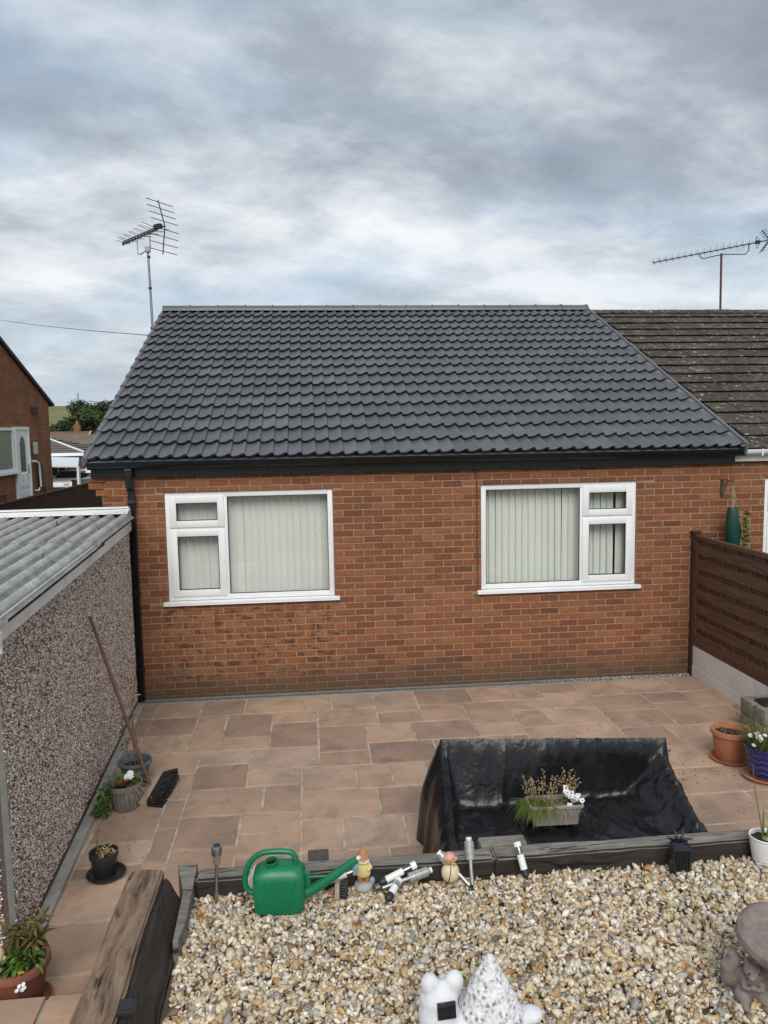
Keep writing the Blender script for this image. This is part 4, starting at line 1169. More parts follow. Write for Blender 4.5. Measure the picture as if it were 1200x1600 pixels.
# hanging planter on its bracket behind the fence
t = thing('hanging_bracket', 'wrought iron basket bracket on the brick wall above the fence', 'bracket', (6.95, 0, 2.27))
m = MB(); m.box(-.012, .012, -.014, -.002, -.16, .04); m.build('back_plate', DARKMETAL, t)
m = MB(); m.tube([(0, -.01, .03), (0, -.10, .035), (.0, -.22, .03), (.0, -.26, .05), (.0, -.27, .02)], .006, 6); m.build('arm', DARKMETAL, t)
m = MB(); m.tube([(0, -.012, -.15), (0, -.06, -.10), (0, -.10, -.03), (0, -.14, .03)], .005, 6)
m.tube([(0, -.06+.03*math.cos(a), -.02+.03*math.sin(a)) for a in [k*PI/6 for k in range(11)]], .004, 6); m.build('scroll', DARKMETAL, t)
t = thing('hanging_planter', 'green hanging bag planter with trailing leaves above the fence', 'planter', (6.975, -.215, 1.50))
m = MB(); m.lathe([(.0, 0), (.05, .0), (.068, .05), (.072, .2), (.070, .36), (.060, .47), (.052, .50), (.045, .49)], 16, None, .10, 3); m.build('bag', GREENBAG, t, 40)
m = MB(); m.lathe([(.0, .05), (.04, .05), (.05, .2), (.03, .40), (.0, .42)], 12, TR((.065, .02, .0)), .15, 8); m.build('pouch', GREENBAG, t, 40)
m = MB()
for a in (0, 2.1, 4.2): m.tube([(.05*math.cos(a), .05*math.sin(a), .49), (-.02, -.03, .76)], .0025, 5)
m.build('hanger', STRAW, t)
rnd = random.Random(4); m = MB()
for k in range(75):
    a = rnd.uniform(-1.2, 1.4); z = rnd.uniform(-.02, .46); m.cur = (rnd.random(), 0, 0)
    m.leaf((.08+rnd.uniform(0, .07), -.03+rnd.uniform(-.05, .04), z), (math.cos(a), math.sin(a)-.5, rnd.uniform(-.8, .4)), rnd.uniform(.035, .075), rnd.uniform(.03, .05))
m.build('leaves', LEAFM, t, usetint=True)
m = MB()
for k in range(5): m.tube([(.0, -.02, .45), (.05+.02*k, -.03, .4), (.09+.01*k, -.05, .25-.06*k)], .0025, 5)
for k in range(4): m.tube([(-.01, 0, .45), (-.02+.015*k, -.02, .6), (-.03+.01*k, -.02, .70)], .003, 5)
m.build('stem', STRAW, t)

# ---------------------------------------------------------------- covered garden sofa
def make_cover():
    nx, ny = 120, 70
    X0, X1, Y0, Y1 = 2.975, 4.66, -4.14, -3.22
    def H(x, y):
        seat = .335
        # taut sheet: a sharp ridge along the back, two ridges down the arms, straight falls to the seat
        yr = -3.345
        back = .770-max(0, yr-y-.01)*(2.75+.30*math.sin(x*5))-max(0, y-yr)*1.5
        ah = .770-.070-max(0, yr-y)*.50
        dl = x-X0; dr = X1-x
        al = ah-max(0, dl-.045)*2.6-max(0, .045-dl)*1.2
        ar = ah-max(0, dr-.05)*1.05-max(0, .05-dr)*1.2
        k = .022
        vs_ = (seat, back, al, ar); mx_ = max(vs_)
        h = mx_+k*math.log(sum(math.exp((v-mx_)/k) for v in vs_))
        sag = -.035*math.exp(-((x-3.82)/.22)**2-((y+3.78)/.16)**2)
        # pressed-down pocket at the right front
        sag += -.07*math.exp(-((x-4.44)/.10)**2-((y+3.96)/.09)**2)
        return h+sag
    def rdg(a, b, k):
        return (1-min(1, abs(noise.noise((a, b, k)))*2.6))**2
    def wr(x, y, z):
        dl = min(x-X0, X1-x); wa = smoothstep(.42, .12, dl)*smoothstep(.70, .60, z)
        sB = y*1.0-z*.9; sA = x*.8+z*.9
        fb = .022*rdg(x*4.6+sB*1.5, sB*1.3, 3)+.013*rdg(x*10-sB*3, sB*2.8, 7)+.006*rdg(x*17, sB*14, 27)
        fa = .020*rdg(y*5.0+sA, sA*1.2, 11)+.013*rdg(y*11-sA*2, sA*3, 17)+.006*rdg(y*17, sA*14, 31)
        e = smoothstep(.66, .74, z)
        return (fb*(1-wa)+fa*wa-.010+.0022*noise.noise((x*24, y*24, z*24)))*(1-.8*e)
    V = []; F = []
    def put(x, y, z): V.append(Vector((x, y, z))); return len(V)-1
    grid = []
    for j in range(ny+1):
        row = []
        for i in range(nx+1):
            x = X0+(X1-X0)*i/nx; y = Y0+(Y1-Y0)*j/ny
            row.append(put(x, y, H(x, y)+wr(x, y, H(x, y))*1.0))
        grid.append(row)
    for j in range(ny):
        for i in range(nx): F.append((grid[j][i], grid[j][i+1], grid[j+1][i+1], grid[j+1][i]))
    # rounded shoulder: pull the border in and down a little, taper the top towards the back
    border = [(i, 0) for i in range(nx+1)]+[(nx, j) for j in range(1, ny+1)]+[(i, ny) for i in range(nx-1, -1, -1)]+[(0, j) for j in range(ny-1, 0, -1)]
    prev = [grid[j][i] for i, j in border]; nb = len(prev)
    cx0, cy0 = (X0+X1)/2, (Y0+Y1)/2
    top = [V[k].copy() for k in prev]
    rows = 12
    for r_ in range(1, rows+1):
        f = r_/rows; cur = []
        for q, p in enumerate(top):
            i, j = border[q]
            ox = -1 if i == 0 else 1 if i == nx else 0; oy = -1 if j == 0 else 1 if j == ny else 0
            if ox and oy: ox *= .7; oy *= .7
            s = q/nb*2*PI*9
            fold = .022*math.sin(s*2.3+2*noise.noise((q*.05, 1, 0)))*f+.03*noise.noise((q*.11, f*1.5, 5))*f
            fl = .020*smoothstep(0, .2, f)+.075*f+fold
            z = p.z*(1-f)+.012*f
            d = Vector((ox*fl, oy*fl*.55, 0))
            cur.append(put(p.x+d.x, p.y+d.y, z+(.012*noise.noise((q*.2, f*5, 2)) if 0 < f < 1 else 0)))
        for q in range(nb): F.append((prev[q], cur[q], cur[(q+1) % nb], prev[(q+1) % nb]))
        prev = cur
    # back is narrower at the top than the foot
    for v in V:
        k = smoothstep(.30, .75, v.z)
        v.x = 3.83+(v.x-3.83)*(1-.050*k) + .02*k
        f = (v.x-X0)/(X1-X0); v.y -= .13*f*k; v.z *= 1-.045*f*k
    m = MB(); m.add(V, F)
    o = m.build('sheeted_garden_sofa', SHEET, smooth=70)
    tag(o, 'garden sofa wrapped in creased black plastic sheeting in front of the bed', 'covered sofa')
make_cover()

# ---------------------------------------------------------------- plants and pots
def soil_disc(t, r, z, mat=SOIL):
    m = MB(); vs = [(0, 0, z+.008)]; fs = []
    for k in range(20):
        a = 2*PI*k/20; vs.append((r*math.cos(a), r*math.sin(a), z+random.uniform(-.004, .006)))
    for k in range(20): fs.append((0, 1+k, 1+(k+1) % 20))
    m.add(vs, fs); m.build('soil', mat, t)
def pot_profile(rb, rt, h, rim=.012, rimh=.03, th=.008):
    return [(0, 0), (rb-.006, 0), (rb, .006), (rt-.004, h-rimh), (rt+rim-.002, h-rimh+.003), (rt+rim, h-.006), (rt+rim-.004, h), (rt-th+.002, h), (rt-th, h-.012), (rb-th, .02), (0, .02)]
def saucer(t, r, mat, h=.028):
    m = MB(); m.lathe([(0, 0), (r*.88, 0), (r, h*.9), (r+.004, h), (r-.002, h+.002), (r*.86, .008), (0, .008)], 32); m.build('saucer', mat, t, 40)

# terracotta pot on the right
t = thing('terracotta_pot', 'orange terracotta pot on a saucer beside the blue pot', 'flower pot', (5.80, -2.33, 0))
saucer(t, .168, TERRA)
m = MB(); m.lathe(pot_profile(.125, .158, .275, .014, .045, .010), 36, TR((0, 0, .010))); m.build('pot', TERRA, t, 40); soil_disc(t, .148, .235)
m = MB(); rnd = random.Random(1)
for k in range(60):
    m.cur = (rnd.random(), 0, 0); a = rnd.uniform(0, 6.28); r_ = rnd.uniform(0, .13)
    m.blade((r_*math.cos(a), r_*math.sin(a), .238), (rnd.uniform(-1, 1), rnd.uniform(-1, 1), rnd.uniform(.1, .7)), rnd.uniform(.03, .07), .004, 1.2)
m.build('dry_growth', STRAW, t, usetint=True)
# blue glazed pot
t = thing('blue_glazed_pot', 'cobalt blue glazed pot with wavy lines, grass and daisies, right edge', 'flower pot', (5.90, -2.70, 0))
saucer(t, .185, TERRA)
m = MB(); m.lathe([(0, 0), (.112, 0), (.118, .006), (.135, .06), (.158, .16), (.176, .245), (.182, .262), (.182, .274), (.174, .278), (.164, .270), (.16, .24), (.11, .03), (0, .03)], 40, TR((0, 0, .010))); m.build('pot', BLUE, t, 40); soil_disc(t, .155, .25)
rnd = random.Random(6); m = MB()
for k in range(300):
    m.cur = (rnd.random(), 0, 0); a = rnd.uniform(0, 6.28); r_ = .14*math.sqrt(rnd.random())
    m.blade((r_*math.cos(a), r_*math.sin(a), .25), (math.cos(a)*r_*4+rnd.uniform(-.4, .4), math.sin(a)*r_*4+rnd.uniform(-.4, .4), 1.2), rnd.uniform(.12, .27), .0065, rnd.uniform(.2, 1.3))
m.build('grass', GRASSM, t, usetint=True)
m = MB()
for k in range(13):
    a = rnd.uniform(2.2, 4.4); L = rnd.uniform(.25, .40)
    p0 = Vector((-.09+rnd.uniform(-.03, .05), rnd.uniform(-.08, .08), .25)); p1 = p0+Vector((math.cos(a)*.12*rnd.random()-.05, math.sin(a)*.05, L))
    m.tube([p0, (p0+p1)/2+Vector((.01, 0, .01)), p1], .0018, 5); m.ball(p1, (.007, .007, .010), 6, 5)
m.build('seed_stem', simple('seed_stem', (.12, .08, .05), .9), t)
m = MB(); mc = MB()
def daisy(mp, mcx, c, r):
    n = Vector((rnd.uniform(-.4, .4), rnd.uniform(-.9, -.2), rnd.uniform(.3, 1))).normalized(); x = n.orthogonal().normalized(); y = n.cross(x)
    for q in range(9):
        a = q*2*PI/9; d = x*math.cos(a)+y*math.sin(a)
        mp.leaf(c, d+n*.15, r, r*.5, .1, n)
    mcx.ball(c+n*.002, r*.28, 8, 6)
for k in range(9): daisy(m, mc, Vector((-.10+rnd.uniform(-.05, .04), rnd.uniform(-.12, .05), .30+rnd.uniform(0, .10))), .020)
m.build('petals', FLOWW, t); mc.build('flower_centre', FLOWY, t)
m = MB(); mc = MB()
for k in range(6): daisy(m, mc, Vector((.06+rnd.uniform(-.04, .08), -.14+rnd.uniform(-.02, .04), .28+rnd.uniform(0, .06))), .018)
m.build('petals', FLOWY, t)

# white bulb pot on the gravel
t = thing('white_pot', 'ribbed white pot with a green bulb shoot on the gravel, right edge', 'flower pot', (4.745, -4.53, GZ-.008))
prof = [(0, 0), (.058, 0), (.064, .006)]
for k in range(13):
    z = .012+k*.0105; prof.append((.064+.022*(k/12)**.7+(.0015 if k % 2 else -.001), z))
prof += [(.089, .147), (.090, .154), (.086, .157), (.081, .152), (.075, .06), (0, .05)]
m = MB(); m.lathe(prof, 36); m.build('pot', WHITEP, t, 30); soil_disc(t, .079, .132)
m = MB(); m.cur = (.85, 0, 0)
m.ball((-.005, -.01, .135), (.018, .018, .022), 10, 8); m.build('bulb', STRAW, t, 60, usetint=True)
m = MB()
for (dx, dy, L, w, s) in ((-.01, .01, .20, .030, .9), (.012, -.01, .16, .030, .7), (.02, .015, .14, .022, .5), (-.005, -.02, .09, .03, .9)):
    m.cur = (s, 0, 0); m.blade((dx, dy, .135), (dx*4+.05, dy*2, 1), L, w, .15, 7, Vector((1, .5, 0)))
m.build('leaf', LEAFM, t, usetint=True)
m = MB(); m.tube([(-.015, .0, .13), (-.03, .01, .25), (-.06, .02, .42), (-.075, .03, .58)], [.0035, .003, .0025, .002], 6); m.build('flower_stalk', simple('stalk', (.17, .10, .06), .8), t)

# trough planter on the covered sofa
t = thing('trough_planter', 'grey trough of grasses and white violas standing on the black sheeting', 'planter', (3.72, -3.80, .352), R(-1.5))
def trough(L, Wd, h, taper):
    m = MB(); vs = []; fs = []
    def ring(l, w, z, r=.02):
        pts = []
        for cx_, cy_, a0 in ((l/2-r, w/2-r, 0), (-l/2+r, w/2-r, PI/2), (-l/2+r, -w/2+r, PI), (l/2-r, -w/2+r, 3*PI/2)):
            for k in range(4): a = a0+k*PI/6; pts.append((cx_+r*math.cos(a), cy_+r*math.sin(a), z))
        return pts
    R_ = [ring(L*taper, Wd*taper, 0), ring(L*(taper+.05), Wd*(taper+.05), h*.55), ring(L*(taper+.06)+.004, Wd*(taper+.06)+.004, h*.60), ring(L*.985-.01, Wd*.985-.01, h-.022), ring(L+.012, Wd+.012, h-.02), ring(L+.014, Wd+.014, h-.004), ring(L+.006, Wd+.006, h), ring(L-.012, Wd-.012, h), ring(L-.02, Wd-.02, h-.02), ring(L*.9, Wd*.85, h*.75)]
    n = 16
    for r_ in R_: vs += r_
    for j in range(len(R_)-1):
        for k in range(n): fs.append((j*n+k, j*n+(k+1) % n, (j+1)*n+(k+1) % n, (j+1)*n+k))
    fs.append(tuple(range(n-1, -1, -1))); fs.append(tuple((len(R_)-1)*n+k for k in range(n)))
    return m.add(vs, fs)
trough(.345, .16, .135, .86).build('trough', TROUGHM, t, 35)
m = MB(); m.box(-.15, .15, -.062, .062, .09, .112); m.build('soil', SOIL, t)
rnd = random.Random(9); m = MB()
for k in range(380):
    m.cur = (rnd.random(), 0, 0); x = rnd.gauss(-.10, .05); x = max(-.16, min(.03, x))
    a = rnd.uniform(PI*.65, PI*1.75)
    m.blade((x, rnd.uniform(-.05, .04), .11), (math.cos(a)*1.0, math.sin(a)*.8, rnd.uniform(.5, 1.5)), rnd.uniform(.10, .21), .0045, rnd.uniform(1.2, 2.8), 5)
m.build('grass', GRASSM, t, usetint=True)
m = MB()
for k in range(150):
    m.cur = (rnd.random(), 0, 0); x = rnd.gauss(.0, .06); a = rnd.uniform(0, 2*PI)
    m.blade((max(-.14, min(.12, x)), rnd.uniform(-.05, .04), .112), (math.cos(a), math.sin(a)*.7, rnd.uniform(.3, 1.0)), rnd.uniform(.08, .18), .0035, rnd.uniform(1.2, 2.6), 5)
m.build('dry_grass', STRAW, t, usetint=True)
m = MB(); mh = MB()
for k in range(26):
    mh.cur = (rnd.uniform(.5, 1), 0, 0); m.cur = (rnd.random()*.4, 0, 0)
    x = rnd.uniform(-.13, -.01) if k < 14 else rnd.uniform(.0, .06); L = rnd.uniform(.12, .24)
    p0 = Vector((x, rnd.uniform(-.03, .04), .11)); p1 = p0+Vector(((x+.05)*.9+rnd.uniform(-.03, .03), rnd.uniform(-.05, .03), L))
    m.tube([p0, (p0+p1)/2+Vector((0, 0, .015)), p1], .0013, 4)
    for q in range(11):
        f = rnd.uniform(.45, 1.02); c = p0.lerp(p1, f)+Vector((rnd.uniform(-.012, .012), rnd.uniform(-.012, .012), rnd.uniform(-.004, .01)))
        mh.ball(c, (.0042, .0042, .0055), 5, 4)
m.build('seed_stem', STRAW, t, usetint=True); mh.build('seed_heads', STRAW, t, usetint=True)
m = MB(); 
for k in range(70):
    m.cur = (rnd.random(), 0, 0); a = rnd.uniform(0, 6.28)
    m.leaf((.115+rnd.uniform(-.05, .05), rnd.uniform(-.06, .03), .11+rnd.uniform(0, .07)), (math.cos(a), math.sin(a), rnd.uniform(-.1, .8)), rnd.uniform(.02, .04), .016)
m.build('viola_leaves', LEAFM, t, usetint=True)
mp = MB(); me_ = MB()
for k in range(15):
    c = Vector((.125+rnd.uniform(-.075, .05), -.05+rnd.uniform(-.035, .04), .155+rnd.uniform(-.02, .085)))
    n = Vector((rnd.uniform(-.5, .3), -1, rnd.uniform(.0, .5))).normalized(); x = n.cross(Vector((0, 0, 1))).normalized(); y = x.cross(n)
    for ang in (40, 140, 190, 350, 270):
        d = x*math.cos(R(ang))+y*math.sin(R(ang)); mp.leaf(c, d+n*.12, .020, .020, .1, n)
    if k % 3: me_.ball(c+n*.004-y*.003, (.0045, .003, .0045), 6, 5)
mp.build('petals', FLOWW, t); me_.build('flower_eye', FLOWP, t)

# pots along the garage wall
t = thing('blue_grey_pot', 'blue-grey bowl pot with tall dry stem, farthest of the garage wall pots', 'flower pot', (.64, -2.12, .002))
m = MB(); m.lathe([(0, 0), (.085, 0), (.09, .006), (.118, .16), (.120, .195), (.140, .198), (.143, .208), (.138, .222), (.128, .224), (.118, .20), (.11, .15), (.08, .03), (0, .03)], 32); m.build('pot', BLUEPOT, t, 40); soil_disc(t, .113, .165)
rnd = random.Random(12); m = MB()
m.tube([(0, .02, .16), (-.02, .05, .45), (-.005, .07, .72), (.03, .06, .92)], [.006, .005, .004, .002], 6)
m.tube([(-.03, -.02, .16), (-.07, .0, .40), (-.10, .02, .60)], [.005, .004, .002], 6); m.tube([(.03, -.01, .16), (.02, .02, .4), (-.02, .04, .6), (-.01, .05, .74)], [.004, .003, .002, .0015], 6); m.build('stem', simple('woody_stem', (.16, .105, .06), .9), t)
m = MB()
for k in range(26):
    m.cur = (rnd.random(), 0, 0); z = rnd.uniform(.50, .95); a = rnd.uniform(0, 6.28)
    m.leaf((.0+.03*(z-.6), .06, z), (math.cos(a), math.sin(a)-.3, rnd.uniform(-.6, .7)), rnd.uniform(.03, .07), rnd.uniform(.012, .025))
m.build('dry_leaves', STRAW, t, usetint=True)
m = MB()
for k in range(18):
    m.cur = (rnd.random(), 0, 0); z = rnd.uniform(.3, .62); a = rnd.uniform(0, 6.28)
    m.leaf((-.07+rnd.uniform(-.05, .03), .02, z), (math.cos(a), math.sin(a)-.3, rnd.uniform(-.5, .5)), rnd.uniform(.03, .05), .025)
m.build('leaves', LEAFR, t, usetint=True)
t = thing('ribbed_grey_pot', 'ribbed grey pot with trailing green plant, beside the broom head', 'flower pot', (.645, -2.52, .002))
m = MB(); vs = []; fs = []
prof = [(.088, 0), (.094, .006), (.122, .165), (.134, .170), (.137, .180), (.137, .212), (.131, .216), (.122, .210), (.115, .165)]
n = 72
for j, (r_, z) in enumerate(prof):
    for k in range(n):
        rb = r_*(1+(.016*(1 if (k//2) % 2 else -1) if j in (1, 2) else 0)); a = 2*PI*k/n; vs.append((rb*math.cos(a), rb*math.sin(a), z))
for j in range(len(prof)-1):
    for k in range(n): fs.append((j*n+k, j*n+(k+1) % n, (j+1)*n+(k+1) % n, (j+1)*n+k))
fs.append(tuple(range(n-1, -1, -1))); m.add(vs, fs); m.build('pot', GREYPOT, t, 30); soil_disc(t, .117, .175)
m = MB()
for k in range(210):
    m.cur = (rnd.random(), 0, 0)
    if k < 85:
        a = rnd.uniform(0, 6.28); r_ = rnd.uniform(0, .12); p = (r_*math.cos(a), r_*math.sin(a), .19+rnd.uniform(0, .06)); d = (math.cos(a), math.sin(a), rnd.uniform(.1, 1))
    else:
        f = rnd.random(); p = (-.115-.05*f+rnd.uniform(-.05, .05), -.09-.04*f+rnd.uniform(-.04, .03), .22-.20*f+rnd.uniform(-.02, .03)); d = (rnd.uniform(-1, 1), rnd.uniform(-1, .2), rnd.uniform(-.6, .4))
    m.leaf(p, d, rnd.uniform(.03, .06), rnd.uniform(.016, .03))
m.build('leaves', LEAFM, t, usetint=True)
m = MB()
for k in range(50):
    m.cur = (rnd.random(), 0, 0); a = rnd.uniform(-1.4, 1.6); r_ = rnd.uniform(.03, .12)
    m.blade((r_*math.cos(a), r_*math.sin(a), .19), (math.cos(a), math.sin(a), rnd.uniform(.0, .6)), rnd.uniform(.08, .22), .005, rnd.uniform(1.2, 3), 5)
m.build('dry_growth', STRAW, t, usetint=True)
mp = MB(); mr = MB()
for k in range(4): daisy(mp, MB(), Vector((.04+rnd.uniform(-.02, .05), .0+rnd.uniform(-.04, .04), .25+rnd.uniform(0, .06))), .03)
for k in range(3): daisy(mr, MB(), Vector((.0+rnd.uniform(-.02, .03), -.05, .215+rnd.uniform(0, .03))), .026)
mp.build('petals', FLOWW, t); mr.build('petals', FLOWR, t)

t = thing('black_pot', 'small black plastic pot with dead plant standing on a wide black saucer', 'flower pot', (.72, -3.47, .002))
m = MB(); m.lathe([(0, 0), (.105, 0), (.125, .024), (.129, .027), (.124, .028), (.103, .008), (0, .008)], 32, TR((.012, -.015, 0))); m.build('saucer', BLACKR, t, 40)
m = MB(); m.lathe([(0, 0), (.070, 0), (.074, .004), (.086, .125), (.095, .127), (.096, .158), (.092, .160), (.086, .155), (.080, .12), (.068, .02), (0, .02)], 32, TR((0, 0, .009))); m.build('pot', BLACKR, t, 40); soil_disc(t, .080, .128)
m = MB()
for k in range(75):
    m.cur = (rnd.random(), 0, 0); a = rnd.uniform(0, 6.28); r_ = rnd.uniform(0, .06)
    m.leaf((r_*math.cos(a)+.01, r_*math.sin(a), .14+rnd.uniform(0, .04)), (rnd.uniform(-1, 1), rnd.uniform(-1, 1), rnd.uniform(-.2, .6)), rnd.uniform(.02, .05), rnd.uniform(.006, .014))
m.build('dead_leaves', STRAW, t, usetint=True)
m = MB(); m.tube([(-.05, .03, .13), (-.055, .05, .21), (-.045, .09, .30)], .0025, 5); m.build('stem', simple('thin_stem', (.14, .13, .05), .8), t)
m = MB()
for k in range(6):
    m.cur = (rnd.random(), 0, 0); m.leaf((-.052, .04+.01*k, .17+.022*k), (rnd.uniform(-1, 1), rnd.uniform(-1, 1), .3), .022, .014)
m.build('leaves', LEAFM, t, usetint=True)

t = thing('brown_terracotta_pot', 'dark terracotta pot with bronze-leaved shrub at the bottom left corner', 'flower pot', (.585, -4.65, .002))
saucer(t, .158, TERRAD, .024)
m = MB(); m.lathe(pot_profile(.112, .150, .250, .014, .042, .010), 36, TR((0, 0, .009))); m.build('pot', TERRAD, t, 40); soil_disc(t, .14, .222)
rnd = random.Random(31); m = MB(); ms = MB()
for k in range(13):
    a = rnd.uniform(0, 6.28); tip = Vector((.03+.10*math.cos(a), .06+.07*math.sin(a), .40+rnd.uniform(-.05, .06))); b0 = Vector((.03, .03, .222)); mid = (b0+tip)/2+Vector((0, 0, .03)); ms.tube([b0, mid, tip], [.004, .003, .0015], 5)
    for q in range(19):
        f = rnd.uniform(.25, 1.0); c = b0.lerp(mid, f*2) if f < .5 else mid.lerp(tip, f*2-1); d = Vector((rnd.uniform(-1, 1), rnd.uniform(-1, 1), rnd.uniform(-.5, .6)))
        m.cur = (rnd.random(), 0, 0); m.leaf(c, d, rnd.uniform(.035, .075), rnd.uniform(.012, .022))
ms.build('stem', simple('shrub_stem', (.13, .055, .035), .8), t); m.build('bronze_leaves', LEAFR, t, usetint=True)
m = MB()
for k in range(80):
    m.cur = (rnd.random(), 0, 0); a = rnd.uniform(3.6, 6.0); r_ = rnd.uniform(.02, .13)
    m.leaf((.03+r_*math.cos(a), r_*math.sin(a), .235+rnd.uniform(0, .10)), (math.cos(a), math.sin(a), rnd.uniform(-.5, .8)), rnd.uniform(.03, .06), rnd.uniform(.015, .03))
m.build('leaves', LEAFM, t, usetint=True)
mp = MB(); mc = MB()
for k in range(4): daisy(mc, MB(), Vector((.055+rnd.uniform(-.02, .02), -.12, .24+rnd.uniform(0, .03))), .013)
for k in range(5): daisy(mp, MB(), Vector((.02+rnd.uniform(-.04, .09), -.16, .21+rnd.uniform(-.02, .02))), .012)
mc.build('petals', FLOWY, t); mp.build('petals', FLOWW, t)
# cream ball figure on the rim
t = thing('round_cream_ornament', 'round cream ball-shaped ornament with small feet on the brown pot soil', 'ornament', (.493, -4.685, .232))
m = MB(); m.ball((0, 0, .075), .048, 20, 14); m.build('ball', CREAM, t, 60)
m = MB(); m.ball((-.022, -.02, .014), (.018, .026, .016), 10, 8); m.build('foot', CREAM, t, 60)
m = MB(); m.ball((.022, -.02, .014), (.018, .026, .016), 10, 8); m.build('foot', CREAM, t, 60)
m = MB(); m.ball((.048, -.004, .055), (.010, .014, .020), 10, 8); m.build('hand', CREAM, t, 60)
for s in (-1, 1):
    m = MB(); m.ball((-.018+.012*s, -.044, .085), (.004, .003, .007), 8, 6); m.build('eye', BLACKR, t)

# ---------------------------------------------------------------- broom
t = thing('yard_broom', 'yard broom with black bristles and dark handle leaning on the pebbledash wall', 'broom', (.80, -2.30, 0))
m = MB(); A = axis_matrix((-.0, .0, .045), (-.425, .06, 1.50)); m.tube([A @ Vector((0, 0, z)) for z in (0, .5, 1.0, 1.515)], [.0145, .0145, .014, .0125], 12); m.build('handle', BROOMW, t, 50)
hd = Matrix.Translation((.015, -.02, .045)) @ Euler((R(6), R(8), R(-99))).to_matrix().to_4x4()
m = MB(); m.cbox(-.21, .21, -.038, .030, -.032, .032, .010, hd); m.build('head_block', BROOMB, t, 50)
m = MB(); rnd = random.Random(2)
for i in range(26):
    for j in range(6):
        x = -.20+.40*i/25; y = -.022+.044*j/5
        b0 = Vector((x, .028, -.026+.052*j/5)); 
        d = Vector((rnd.uniform(-.12, .12)+x*.5, 1, rnd.uniform(-.10, .10)+.05+(.35*(j/5-.5))))
        b1 = b0+d*.125
        m.tube([hd @ b0, hd @ b1], [.0085, .007], 5)
m.build('bristles', BRIST, t)

# ---------------------------------------------------------------- things on the gravel
def loft(m, sections, n=32, cap=True, M=None):
    # sections: (cx, cy, z, a, b, p) superellipse rings
    vs = []; fs = []
    for (cx_, cy_, z, a, b, p) in sections:
        for k in range(n):
            t = 2*PI*k/n; c, s = math.cos(t), math.sin(t)
            vs.append((cx_+a*math.copysign(abs(c)**(2/p), c), cy_+b*math.copysign(abs(s)**(2/p), s), z))
    for j in range(len(sections)-1):
        for k in range(n): fs.append((j*n+k, j*n+(k+1) % n, (j+1)*n+(k+1) % n, (j+1)*n+k))
    if cap:
        fs.append(tuple(range(n-1, -1, -1))); fs.append(tuple((len(sections)-1)*n+k for k in range(n)))
    return m.add(vs, fs, M)
def make_can():
    t = thing('watering_can', 'green plastic watering can with ribbed side and long spout on the gravel', 'watering can', (1.945, -4.625, GZ-.006), R(-4))
    m = MB()
    loft(m, [(0, 0, 0, .118, .068, 5), (0, 0, .006, .128, .078, 5), (0, 0, .02, .134, .083, 5), (0, 0, .10, .137, .086, 5), (0, 0, .19, .137, .085, 5), (0, 0, .215, .132, .080, 4.5), (.004, 0, .235, .112, .066, 4), (.006, 0, .248, .085, .050, 3.5), (.008, 0, .253, .05, .03, 3)], 48)
    m.build('body', GREENP, t, 50)
    m = MB(); m.lathe([(.030, 0), (.032, .030), (.036, .032), (.036, .040), (.029, .040), (.027, .0)], 24, TR((-.035, -.010, .236), (R(8), R(-6), 0))); m.lathe([(0, .012), (.028, .012)], 24, TR((-.035, -.010, .236), (R(8), R(-6), 0)))
    m.f = m.f[:]; nk = m.build('filler_neck', GREENP, t, 40)
    m = MB(); m.lathe([(.0, .0), (.0275, .0)], 20, TR((-.035, -.010, .258), (R(8), R(-6), 0))); m.build('filler_opening', BLACKR, nk)
    pts = [(.085, 0, .225), (.088, 0, .275), (.075, 0, .308), (.03, 0, .318), (-.06, 0, .318), (-.11, 0, .305), (-.155, 0, .265), (-.182, 0, .20), (-.185, 0, .14), (-.170, 0, .10), (-.125, 0, .085)]
    def smooth(pts, k=3):
        P = [Vector(p) for p in pts]
        for _ in range(k):
            Q = [P[0]]
            for a, b in zip(P, P[1:]): Q += [a*.75+b*.25, a*.25+b*.75]
            P = Q+[P[-1]]
        return P
    m = MB(); m.tube(smooth(pts, 2), .0150, 12); m.build('handle', GREENP, t, 60)
    m = MB(); m.tube(smooth([(.115, 0, .075), (.17, 0, .090), (.30, -.005, .180), (.415, -.010, .265)], 2), [.030, .029, .026, .021, .0175], 14); m.build('spout', GREENP, t, 60)
    m = MB(); m.tube([(.418, -.010, .267), (.432, -.011, .278)], [.012, .011], 12); m.build('nozzle', WHITEP, t, 50)
    m = MB(); m.cbox(.12, .165, -.007, .007, .095, .200, .004); m.tube([(.13, 0, .165), (.20, -.002, .170), (.262, -.004, .170)], .008, 8); m.build('spout_brace', GREENP, t, 50)
    for k in range(11):
        c = -.155+.031*k; pts = []
        for q in range(8):
            f = q/7; x = c+(f-.5)*.17; z = .118+(f-.5)*.19
            if -.105 < x < .095 and .03 < z < .205: pts.append((x, -.0845, z))
        if len(pts) >= 2:
            m = MB(); m.tube(pts, .0042, 6); m.build('rib', GREENP, t, 60)
make_can()

